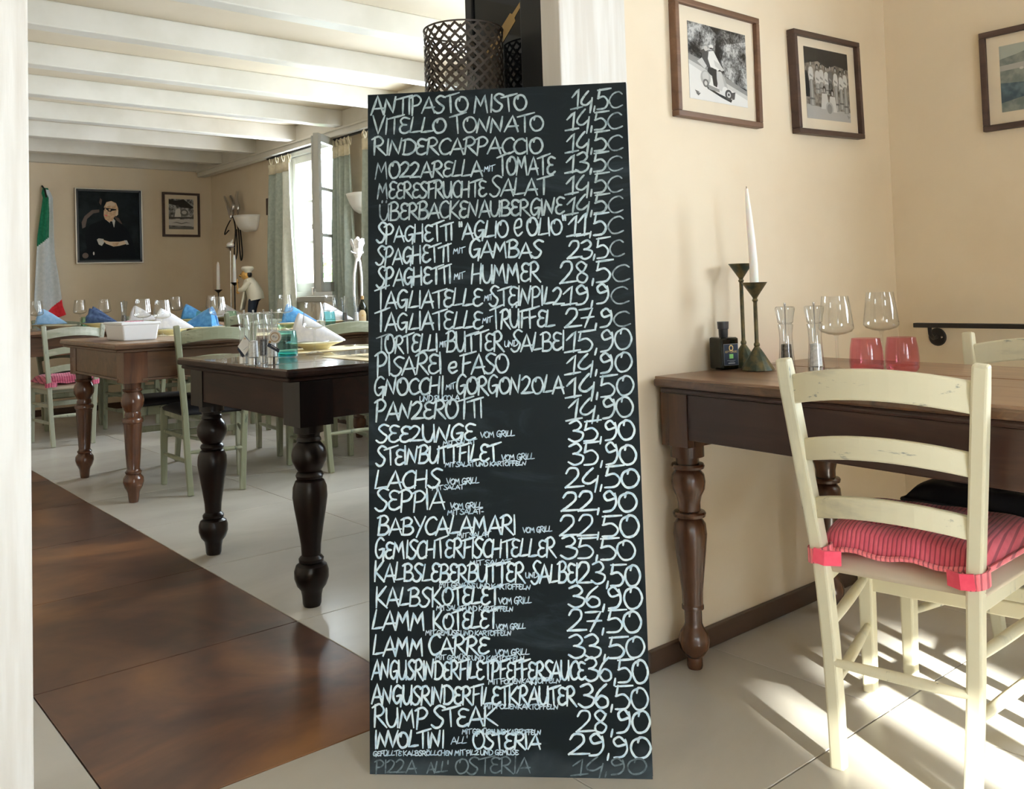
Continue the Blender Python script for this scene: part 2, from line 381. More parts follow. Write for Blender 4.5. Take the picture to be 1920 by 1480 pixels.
wall_x('wall_windows', 3.585, 3.86, (1.857, 8.99), 2.5, [(2.30, 3.70, ZW, 2.25), (4.40, 5.70, ZW, 2.25), (6.33, 7.26, ZW, 2.25)])
wall_y('wall_far', 8.99, 9.19, (-1.2, 3.86), 2.5)
wall_x('wall_left', -1.2, -1.0, (1.857, 8.99), 2.5)
wall_y('wall_partition', 1.655, 1.855, (1.80, 3.86), 2.5)
wall_y('wall_partition', 1.655, 1.855, (-2.8, .10), 2.5)
struct('wall_lintel', MB().box(.10, 1.80, 1.66, 1.85, 2.22, 2.5), M['wall'])
wall_x('wall_right', 3.23, 3.50, (-2.6, 1.655), 2.5, [(-1.25, .32, 1.0, 2.05)])
wall_y('wall_rear', -2.8, -2.6, (-2.8, 3.5), 2.5, [(-2.3, -1.15, 1.05, 2.1), (-.18, 1.06, .25, 1.68)])
wall_x('wall_side', -2.8, -2.6, (-2.6, 1.655), 2.5)
struct('ceiling', MB().box(-2.8, 3.86, -2.8, 1.857, 2.5, 2.6), M['ceil'])
ceil = struct('ceiling', MB().box(-1.2, 3.86, 1.857, 9.19, 2.4, 2.5), M['ceil'])
bme = None
for k in range(-4, 5):
    y = 5.25 + .765*k
    if bme is None:
        o = MB().box(-1.0, 3.43, -.05, .05, 2.28, 2.401).build('beam', M['beam'], ceil, bevel=.006); bme = o.data
    else: o = obj('beam', bme, ceil, bevel=.006)
    o.location = (0, y+.05, 0)
struct('trim_1', MB().box(.12, .352, 1.650, 1.719, 0, 2.24), M['post'], bevel=.004)
struct('trim_2', MB().box(1.563, 1.807, 1.648, 1.719, 0, 2.24), M['post'], bevel=.003)
struct('trim_3', MB().box(3.42, 3.50, 1.857, 8.93, 2.22, 2.40).box(3.405, 3.42, 1.857, 8.93, 2.262, 2.28).box(3.50, 3.585, 1.857, 8.93, 2.30, 2.40), M['beam'], bevel=.004)
struct('trim_4', MB().box(-1.0, 3.585, 8.935, 8.99, 2.28, 2.40), M['beam'], bevel=.004)
struct('baseboard_partition', MB().box(1.807, 3.215, 1.637, 1.655, 0, .055), M['skirt'], bevel=.003)
struct('baseboard_right', MB().box(3.213, 3.23, -2.6, 1.637, 0, .055), M['skirt'], bevel=.003)
struct('baseboard_far', MB().box(-1.0, 3.585, 8.972, 8.99, 0, .058), M['skirt'], bevel=.003)
struct('baseboard_windows', MB().box(3.567, 3.585, 1.857, 8.972, 0, .058), M['skirt'], bevel=.003)

def sash(parent, wd, ht, rows, loc, rz, handle=True):
    s_, t = .055, .042; mb = MB()
    mb.box(0, s_, -t/2, t/2, 0, ht); mb.box(wd-s_, wd, -t/2, t/2, 0, ht)
    mb.box(s_, wd-s_, -t/2, t/2, 0, .075); mb.box(s_, wd-s_, -t/2, t/2, ht-.06, ht)
    o = mb.build('sash', M['winp'], parent, bevel=.003); o.location = loc; o.rotation_euler = (0, 0, rz)
    z0, z1 = .075, ht-.06; hh = (z1-z0)/rows
    for i in range(rows):
        if i: MB().box(s_, wd-s_, -.015, .015, z0+i*hh-.012, z0+i*hh+.012).build('glazing_bar', M['winp'], o)
        MB().box(s_-.005, wd-s_+.005, -.002, .002, z0+i*hh, z0+(i+1)*hh).build('pane', M['pane'], o)
    return o
def window(n, axis, c, wpos, width, z0, z1, leaves):
    # axis 'x': the wall plane is x=c, width runs along y from wpos
    r = thing('window_%d' % n, None, None, (c, wpos, z0) if axis == 'x' else (wpos, c, z0), PI/2 if axis == 'x' else 0); r['kind'] = 'structure'
    h = z1-z0; mb = MB(); t = .04
    mb.box(0, t, -.04, .05, 0, h); mb.box(width-t, width, -.04, .05, 0, h); mb.box(t, width-t, -.04, .05, 0, t); mb.box(t, width-t, -.04, .05, h-t, h)
    mb.build('window_frame', M['winp'], r, bevel=.003)
    return r
# window 1: left leaf closed, right leaf swung into the room
W1 = window(1, 'x', 3.62, 6.335, .92, 1.0, 2.245, None)
sl = .42
s1 = sash(W1, sl, 1.16, 3, (.88, .0, .04), PI)                 # closed leaf (hinged on the far jamb)
ang = math.atan2(6.07-6.375, 3.21-3.60)
s2 = sash(W1, .47, 1.19, 3, (.045, .02, .035), ang - PI/2)
hb = MB().box(.35, .375, -.045, -.02, .52, .56); hb.box(.355, .37, -.07, -.045, .44, .55); hb.build('latch', M['chrome'], s1)
MB().tube([(.455, -.035, .02), (.455, -.035, 1.17)], .008, 6).build('espagnolette_rod', M['winp'], s2, smooth=40)
MB().tube([(.45, -.03, .03), (.45, -.055, .03), (.45, -.055, -.02)], .009, 6).build('latch', M['chrome'], s2, smooth=40)
MB().box(-.06, .98, .02, .11, -.045, 0).build('sill', M['winp'], W1, bevel=.004)
for n, y0, wd in ((2, 4.405, 1.29), (3, 2.305, 1.39)):
    Wn = window(n, 'x', 3.62, y0, wd, 1.0, 2.245, None)
    sash(Wn, wd/2-.042, 1.16, 3, (wd-.04, 0, .04), PI); sash(Wn, wd/2-.042, 1.16, 3, (.04, 0, .04), 0)
    MB().box(-.06, wd+.06, .02, .11, -.045, 0).build('sill', M['winp'], Wn, bevel=.004)
W4 = window(4, 'x', 3.30, -1.245, 1.56, 1.01, 2.04, None)
sash(W4, .73, .94, 3, (.045, 0, .045), 0); sash(W4, .73, .94, 3, (1.515, 0, .045), PI)
W5 = window(5, 'y', -2.66, -.175, 1.23, .26, 1.67, None)
sash(W5, .57, 1.33, 2, (.042, 0, .04), 0); sash(W5, .57, 1.33, 2, (1.188, 0, .04), PI)
portal('daylight_portal', (3.80, 6.79, 1.62), (0, PI/2, 0), 1.27, .93)
portal('daylight_portal', (3.80, 5.05, 1.62), (0, PI/2, 0), 1.27, 1.3)
portal('daylight_portal', (3.80, 3.00, 1.62), (0, PI/2, 0), 1.27, 1.4)
portal('daylight_portal', (3.46, -.465, 1.525), (0, PI/2, 0), 1.05, 1.57)
W6 = window(6, 'y', -2.66, -2.295, 1.14, 1.06, 2.09, None)
sash(W6, .52, .95, 3, (.042, 0, .04), 0); sash(W6, .52, .95, 3, (1.098, 0, .04), PI)
portal('daylight_portal', (-1.725, -2.77, 1.575), (-PI/2, 0, 0), 1.15, 1.05)
struct('added_sun_blocker', MB().box(-8, -1.55, -7.2, -6, -.1, 3.9), M['sunblock'])  # added, unseen box outside that keeps the sun off the left rear window
portal('daylight_portal', (.44, -2.77, .965), (-PI/2, 0, 0), 1.22, 1.40)

# ------------------------------------------------------------------ chairs
def lerp(a, b, t): return a + (b-a)*t
def make_chair(label, paint, seat, cushion=None, group=None):
    P = M[paint]; t = thing('dining_chair', label, 'chair', (0, 0, 0), 0, group)
    H = .853
    def post(z):                                   # half spacing and y of the rear posts at height z
        if z < .42: k = z/.42; return lerp(.128, .150, k), lerp(-.195, -.185, k)
        k = (z-.42)/(H-.42); return lerp(.150, .193, k), lerp(-.185, -.240, k)
    for s in (-1, 1):
        pts = []; zz = [0, .12, .25, .36, .42, .5, .6, .7, .8, H]
        for z in zz:
            x, y = post(z); pts.append((s*x, y - .012*math.sin(min(z, .42)/.42*PI)*(-1), z))
        MB().beam(pts, .030, [.030]+[.036]*8+[.026]).build('leg', P, t, bevel=.005)
        MB().beam([(s*.200, .200, 0), (s*.198, .198, .2), (s*.195, .19, .415)], [.030, .034, .036], [.030, .034, .036]).build('leg', P, t, bevel=.005)
    for i, (zc, hh) in enumerate(((.797, .062), (.668, .047), (.545, .045))):
        x, y = post(zc); x -= .012; mb = MB(); n = 10; vs = []
        for k in range(n+1):
            u = -1+2*k/n; bow = (1-u*u)
            for dz in (-1, 1):
                for dy in (-.009, .009):
                    vs.append((u*x, y - .038*bow + dy, zc + .020*bow - (.004 if dz > 0 else 0)*0 + dz*hh/2 - .008))
        fs = [(0, 1, 3, 2), (4*n, 4*n+2, 4*n+3, 4*n+1)]
        for k in range(n):
            a = 4*k; fs += [(a, a+2, a+6, a+4), (a+1, a+5, a+7, a+3), (a, a+4, a+5, a+1), (a+2, a+3, a+7, a+6)]
        mb.add(vs, fs).build('back_slat', M[paint+'_h'], t, bevel=.004)
    # padded seat
    mb = MB(); N = 10
    def outline(u, v, z, inset):
        w_ = lerp(.165, .215, v) - inset; yy = lerp(-.178+inset, .222-inset, v); return (u*w_, yy, z)
    def topf(u, v):
        uu = 2*u-1; d = (1-uu**6)*(1-(2*v-1)**6); return outline(uu, v, .412 + .026*d**.6, .0)
    mb.grid(topf, N, N)
    mb.grid(lambda u, v: outline(2*u-1, v, .398, .006), N, N)
    for a, b2 in (((0, 0), (1, 0)), ((1, 0), (1, 1)), ((1, 1), (0, 1)), ((0, 1), (0, 0))):
        pt = [(lerp(a[0], b2[0], k/N), lerp(a[1], b2[1], k/N)) for k in range(N+1)]
        tp = [topf(*q) for q in pt]; bt = [outline(2*q[0]-1, q[1], .398, .006) for q in pt]
        mb.add(tp+bt, [(k, k+1, N+2+k, N+1+k) for k in range(N)])
    mb.build('seat', M[seat], t, smooth=50)
    ap = MB()
    MB().box(-.185, .185, .185, .203, .345, .395).build('apron', P, t, bevel=.003)
    for s in (-1, 1):
        MB().beam([(s*.15, -.18, .385), (s*.19, .19, .385)], .016, .030).build('seat_rail', P, t, bevel=.003)
    def dowel(a, b2): MB().tube([Vector(a).lerp(Vector(b2), k/6) for k in range(7)], [.008, .0105, .012, .0125, .012, .0105, .008], 8).build('stretcher', P, t, smooth=60)
    dowel((-.132, -.19, .215), (.132, -.19, .215))
    for s in (-1, 1):
        dowel((s*.142, -.187, .285), (s*.196, .195, .285)); dowel((s*.135, -.19, .165), (s*.197, .198, .165))
    MB().box(-.185, .185, .188, .202, .25, .285).build('stretcher', P, t, bevel=.003)
    if cushion:
        c = MB(); n = 22
        def cf(sgn):
            def f(u, v):
                uu, vv = 2*u-1, 2*v-1; edge = (1-abs(uu)**5)*(1-abs(vv)**5)
                x = uu*(lerp(.160, .205, v) + .008*(1-uu*uu)); y = lerp(-.165, .185, v)
                z = .048*max(edge, 0)**.38
                for bx in (-.42, .0, .42):
                    for by in (-.45, .1, .6): z -= .020*math.exp(-((uu-bx)**2+(vv-by)**2)/.022)
                return (x, y - .012*(1-v), .452 + (z if sgn > 0 else -.30*z) + .004*math.sin(9*uu)*(1-vv)*.5)
            return f
        c.grid(cf(1), n, n); c.grid(cf(-1), n, n)
        cu = c.build('seat_cushion', M[cushion[0]], t, smooth=60)
        pp = []
        for k in range(61):
            q = k/60*4; i = int(min(q, 3.999)); fr = q-i
            u, v = [(fr, 0), (1, fr), (1-fr, 1), (0, 1-fr)][i]; x, y, z = cf(1)(u, v); pp.append((x*1.015, y*1.01, z-.004))
        MB().tube(pp, .006, 6, False).build('piping', M[cushion[1]], cu, smooth=60)
        for s in (-1, 1):
            px, py = post(.44); lp = []
            for k in range(25):
                an = 2*PI*k/24; lp.append((s*px + .024*math.cos(an), py + .024*math.sin(an), .440 + .006*math.sin(an+1)))
            MB().beam(lp, .030, .004, (0, 0, 1)).build('cushion_tie', M[cushion[1]], t)
            MB().beam([(s*(px+.004), py-.0265, .440), (s*(px-.02), py-.030, .437), (s*(px-.048), py-.010, .436)], .030, .005, (0, 0, 1)).build('tie_knot', M[cushion[2]], t)
    return t
chR = make_chair('cream painted ladder-back chair with a red striped tied cushion, in front of the oak table', 'cream', 'seatb', ('redc', 'redp', 'redt'))
chR.location = (1.955, .969, 0); chR.rotation_euler = (0, 0, D(-80.7))
chO = make_chair('cream worn ladder-back chair with a dark seat, on the far side of the oak table', 'cream', 'seatd', ('seatd', 'seatd', 'seatd'))
chO.location = (2.47, .975, 0); chO.rotation_euler = (0, 0, D(92))
G1 = None
chA = make_chair('sage green chair pushed up to the middle table, behind the near dark table\'s corner', 'green', 'seatd')
chA.location = (1.905, 4.865, 0); chA.rotation_euler = (0, 0, D(-11)); chA.scale = (1.02, 1.02, 1.03)
def put(src, loc, rz, label, s=1.02):
    return dup(src, (*loc, 0), D(rz), label, scale=(s, s, s))
put(chA, (1.90, 5.58), 174, 'sage chair tucked under the far side of the middle table, behind the white tub')
put(chA, (2.675, 4.87), -2, 'sage green chair pushed up to the middle table, beside the chalkboard\'s left edge')
put(chA, (2.76, 5.62), 184, 'sage chair on the far side of the middle table, below the blue napkin')
put(chA, (2.87, 6.72), 2, 'sage green chair between the middle and far tables, below the chef figurine', 1.06)
chG = make_chair('pale sage chair with a tied pink cushion, beside the white post', 'greenw', 'seatb', ('pink', 'pink', 'pink'))
chG.location = (1.765, 7.17, 0); chG.rotation_euler = (0, 0, D(-3)); chG.scale = (1.0, 1.0, 1.0)
put(chA, (2.34, 7.42), -4, 'sage chair at the near side of the far table, behind the middle table\'s corner legs', 1.0)
put(chA, (2.0, 8.12), 180, 'sage chair on the far side of the far table, under the flag')
put(chA, (2.75, 8.13), 178, 'sage chair on the far side of the far table, below the portrait')

# ------------------------------------------------------------------ tables
def turned(kind, H):
    if kind == 'brown':     # z fractions of H (0 floor) and radii
        pr = [(0, .019), (.012, .021), (.05, .020), (.062, .027), (.09, .038), (.125, .041), (.16, .036), (.185, .026), (.20, .023), (.26, .023), (.265, .029), (.28, .029), (.285, .027),
              (.34, .028), (.42, .033), (.52, .040), (.60, .0445), (.645, .042), (.665, .034), (.672, .028), (.678, .042), (.692, .044), (.70, .041), (.705, .030), (.74, .030), (.77, .034), (.80, .043),
              (.835, .0455), (.865, .043), (.885, .034), (.89, .030), (.894, .043), (.905, .045), (.915, .042), (.918, .031), (.945, .031), (.948, .045), (1, .045)]
        return [(r, z*H) for z, r in pr]
    pr = [(0, .027), (.015, .030), (.06, .032), (.09, .036), (.115, .048), (.155, .056), (.195, .056), (.225, .050), (.24, .036), (.245, .040), (.262, .041), (.272, .036), (.28, .031),
          (.34, .033), (.44, .042), (.54, .052), (.60, .057), (.655, .055), (.69, .047), (.70, .038), (.705, .043), (.72, .046), (.735, .042), (.742, .036), (.76, .044), (.80, .056), (.835, .058), (.87, .053),
          (.895, .042), (.905, .037), (.912, .041), (.925, .040), (.935, .036), (.955, .038), (.958, .048), (1, .048)]
    if kind == 'taper':
        pr = [(0, .022), (.02, .025), (.08, .029), (.10, .034), (.13, .044), (.17, .050), (.205, .048), (.235, .034), (.24, .038), (.255, .040), (.265, .034), (.28, .031),
              (.40, .036), (.55, .041), (.64, .044), (.66, .046), (.665, .050), (.685, .052), (.70, .048), (.71, .038), (.73, .040), (.755, .036), (.775, .042), (.81, .053), (.85, .056), (.89, .050), (.92, .040), (.93, .046), (.945, .048), (.95, .041), (1, .045)]
    return [(r, z*H) for z, r in pr]
def make_table(label, loc, rz, wx, wy, h, legH, inset, topm, apm, legm, kind, planks, along, over, bead=None, edgem=None, bs=.047, overy=None):
    """local frame: x 0..wx, y 0..wy, top at z=h"""
    t = thing('dining_table', label, 'table', (*loc, 0), rz)
    T = .028; n = planks
    for i in range(n):
        mb = MB()
        if along == 'y': a0, a1 = wx*i/n, wx*(i+1)/n; mb.box(max(a0+.0008, .004), min(a1-.0008, wx-.004), .004, wy-.004, h-.014, h + random.uniform(-.0008, .0004))
        else: a0, a1 = wy*i/n, wy*(i+1)/n; mb.box(.004, wx-.004, max(a0+.0008, .004), min(a1-.0008, wy-.004), h-.014, h + random.uniform(-.0008, .0004))
        mb.build('plank', M[topm], t, bevel=.0015)
    e = .012
    MB().box(0, wx, 0, wy, h-T, h-.006).build('edge_moulding', M[edgem or topm], t, bevel=.006)
    MB().box(e, wx-e, e, wy-e, h-T-.016, h-T-.0005).build('edge_moulding', M[apm], t, bevel=.006)
    o = over; oy = over if overy is None else overy; z0 = legH + .02; z1 = h-T-.016; q_ = .004; k_ = bs*1.6
    for (x0, x1, y0, y1) in ((o+k_, wx-o-k_, oy+q_, oy+.026), (o+k_, wx-o-k_, wy-oy-.026, wy-oy-q_), (o+q_, o+.026, oy+k_, wy-oy-k_), (wx-o-.026, wx-o-q_, oy+k_, wy-oy-k_)):
        MB().box(x0, x1, y0, y1, z0, z1).build('apron', M[apm], t, bevel=.003)
        if bead: MB().box(x0-.004 if x1-x0 > .1 else x0-.006, x1+.004 if x1-x0 > .1 else x1+.006, y0-.006 if y1-y0 < .1 else y0, y1+.006 if y1-y0 < .1 else y1, z0-.012, z0).build('bead', M[bead], t, bevel=.003)
    L = None
    for (x, y) in ((o+bs, oy+bs), (wx-o-bs, oy+bs), (o+bs, wy-oy-bs), (wx-o-bs, wy-oy-bs)):
        if L is None:
            lm = MB(); lm.lathe(turned(kind, legH), 28, cap=True); lm.box(-bs, bs, -bs, bs, legH, z1)
            L = lm.build('leg', M[legm], t, smooth=35); me = L.data; L.location = (x, y, 0)
        else:
            q = obj('leg', me, t); q.location = (x, y, 0)
    return t
make_table('oak-topped table with brown turned legs, standing against the wall under the scooter photo', (1.768, .211), D(-3.5), .75, 1.43, .7725, .588, 0, 'rtop', 'rapron', 'rleg', 'brown', 5, 'y', .025, None, 'mwood', .046, .002)
make_table('nearly black table with bulbous turned legs, left of the chalkboard', (1.305, 2.685), 0, 1.75, .97, .782, .59, 0, 'dtop', 'dwood', 'dleg', 'bulb', 4, 'x', .05, None, 'dwood', .060, .012)
make_table('brown table with a white tub on its corner, second in the back room', (1.375, 4.70), 0, 2.03, 1.045, .800, .60, 0, 'rtop', 'mwood', 'mleg', 'taper', 4, 'x', .05, 'mwood', 'mwood', .058, .027)
make_table('long brown table along the portrait wall, farthest in the back room', (.95, 7.30), 0, 2.46, .84, .808, .60, 0, 'rtop', 'mwood', 'mleg', 'taper', 4, 'x', .045)

# ------------------------------------------------------------------ chalkboard with its menu
F = {
'A': (.80, '0,0 .42,1 .76,0|.14,.30 .74,.34'), 'B': (.72, '.05,0 .12,1|~-.04,.92 .35,1.05 .6,.85 .45,.6 .15,.52|~.15,.52 .55,.5 .68,.25 .45,.02 .05,0'),
'C': (.70, '~.68,.86 .5,1 .2,.85 .04,.45 .2,.06 .45,0 .72,.14'), 'D': (.78, '.05,0 .1,1|~-.04,.95 .35,1.02 .72,.7 .68,.25 .35,0 .03,0'),
'E': (.62, '~.6,.9 .3,.98 .1,.8 .2,.56 .42,.52|~.25,.54 .05,.35 .1,.08 .35,0 .62,.14'), 'F': (.62, '.10,0 .12,1|-.08,.95 .8,1.14|.1,.52 .5,.60'),
'G': (.76, '~.65,.88 .4,1 .12,.75 .06,.3 .28,.02 .55,.2 .62,.45|.35,.42 .68,.48 .60,-.14'), 'H': (.76, '0,0 .06,1|.05,.46 .62,.52|.62,1 .6,0'),
'I': (.22, '.1,0 .1,1'), 'K': (.72, '.05,-.02 .08,1|.65,1.02 .1,.45 .72,-.04'), 'L': (.66, '.2,1 .02,.04 .64,.12'), 'M': (.92, '0,-.02 .15,.95 .4,.35 .66,1 .8,-.02'),
'N': (.80, '0,0 .12,.9 .55,.05 .7,1'), 'O': (.78, '~.4,.98 .1,.8 .03,.4 .25,.02 .6,.1 .76,.5 .6,.9 .32,.96 .25,.74'), 'P': (.66, '.06,-.1 .12,1|~-.04,.9 .35,1.06 .62,.8 .45,.5 .12,.42'),
'R': (.72, '.05,0 .12,1|~-.04,.9 .35,1.06 .6,.8 .45,.55 .12,.48|.2,.48 .72,-.04'), 'S': (.62, '~.64,.95 .35,1.04 .1,.82 .3,.55 .55,.33 .4,.03 .15,-.03 -.04,.1'),
'T': (.66, '.36,0 .33,1|-.06,.90 .86,1.14'), 'U': (.74, '~.03,1 .03,.35 .2,.02 .45,.08 .62,.5|.65,1 .64,0'), 'V': (.66, '0,1 .3,0 .68,1'), 'Y': (.66, '0,1 .32,.5|.66,1 .18,-.12'),
'Z': (.72, '~.02,.82 .3,1 .55,.8 .4,.42 .02,.04|.02,.04 .74,.08'), 'e': (.62, '~.1,.45 .5,.55 .45,.95 .15,.85 .05,.4 .3,.02 .6,.2'),
'0': (.80, '~.4,.98 .1,.8 .03,.4 .25,.02 .6,.1 .76,.5 .6,.9 .34,.98 .28,.76'), '1': (.50, '.0,.62 .38,1.05 .30,0|-.08,-.03 .58,.08'), '2': (.70, '~.05,.75 .2,1 .5,.98 .55,.65 .3,.3 .0,.0|0,.0 .76,.08'),
'3': (.66, '~.03,.9 .35,1.04 .55,.8 .4,.58 .2,.52|~.25,.53 .62,.4 .56,.1 .25,-.04 -.02,.1'), '4': (.70, '~.42,1.04 .20,.78 .02,.46 .10,.27 .34,.24 .60,.46|.66,.62 .56,-.20'),
'5': (.68, '.15,1 .06,.56|~.05,.55 .4,.64 .64,.35 .47,.03 .03,-.03|.06,.98 .78,1.06'), '6': (.66, '~.52,1.04 .2,.7 .05,.3 .25,0 .57,.1 .57,.4 .3,.52 .1,.3'), '7': (.66, '.0,.92 .62,1.0 .25,0|.1,.48 .66,.54'),
'8': (.68, '~.52,.85 .3,1.02 .08,.82 .25,.55 .55,.3 .4,.0 .12,.08 .12,.35 .4,.58 .54,.85'), '9': (.66, '~.5,.78 .3,1.02 .08,.82 .2,.55 .52,.66|~.52,.88 .57,.4 .4,.05 .08,-.03'),
',': (.26, '.13,.14 .08,-.14'), '"': (.34, '.05,1.1 .08,.85|.2,1.1 .23,.85'), "'": (.2, '.1,1.1 .08,.8'), '-': (.35, '.05,.4 .3,.4'), ' ': (.34, '')}
for a_, b_2 in (('Ü', 'U'), ('Ä', 'A'), ('Ö', 'O')): F[a_] = (F[b_2][0], F[b_2][1] + '|.2,1.16 .22,1.24|.5,1.16 .52,1.24')
def smooth_pts(p, k=5):
    q = [p[0]] + p + [p[-1]]; out = []
    for i in range(1, len(q)-2):
        a, b2, c, d = q[i-1:i+3]
        for j in range(k):
            t = j/k
            out.append(tuple(.5*((2*b2[n]) + (-a[n]+c[n])*t + (2*a[n]-5*b2[n]+4*c[n]-d[n])*t*t + (-a[n]+3*b2[n]-3*c[n]+d[n])*t**3) for n in (0, 1)))
    out.append(p[-1]); return out
def ribbon(mb, p, w_, z):
    n = len(p); L = []
    for i in range(n):
        a = Vector(p[max(i-1, 0)]); b2 = Vector(p[min(i+1, n-1)]); d = (b2-a)
        d = d.normalized() if d.length > 1e-7 else Vector((1, 0)); L.append(Vector((-d.y, d.x)))
    vs = []; e = [1]*n; e[0] = e[-1] = .65
    d0 = (Vector(p[1])-Vector(p[0])).normalized()*w_*.5; d1 = (Vector(p[-1])-Vector(p[-2])).normalized()*w_*.5
    for i in range(n):
        c = Vector(p[i]); ww = w_*e[i]/2*random.uniform(.88, 1.1)
        if i == 0: c = c - d0
        if i == n-1: c = c + d1
        vs += [(c.x+L[i].x*ww, c.y+L[i].y*ww, z), (c.x-L[i].x*ww, c.y-L[i].y*ww, z)]
    mb.add(vs, [(2*i+1, 2*i+3, 2*i+2, 2*i) for i in range(n-1)])
def write(mb, s, u0, v0, u1, v1, h, kind, z, wk=None):
    tot = sum(F[c][0] for c in s)
    sx = (u1-u0)/tot; x = 0; w_ = wk or {0: .0047, 1: .0023, 2: .0034}[kind]
    for i, c in enumerate(s):
        adv, st = F[c]; hs = h*random.uniform(.92, 1.06)*(1.12 if (kind == 0 and (i == 0 or s[i-1] == ' ') and c.isalpha()) else 1); dy = random.uniform(-.03, .03)*h; sl_ = random.uniform(-.03, .09)
        for part in filter(None, st.split('|')):
            sm_ = part.startswith('~'); pts = [tuple(map(float, q.split(','))) for q in part.lstrip('~').split()]
            if sm_: pts = smooth_pts(pts)
            else:
                q = []
                for a, b2 in zip(pts, pts[1:]): q += [tuple(lerp(a[n], b2[n], k/3) for n in (0, 1)) for k in range(3)]
                pts = q + [pts[-1]]
            P = []
            for px, py in pts:
                uu = x + px*1.0 + sl_*py; k = uu/tot
                P.append((u0 + uu*sx, lerp(v0, v1, k) + dy + py*hs))
            z += .0000015; ribbon(mb, P, w_*random.uniform(.9, 1.12), z)
        x += adv
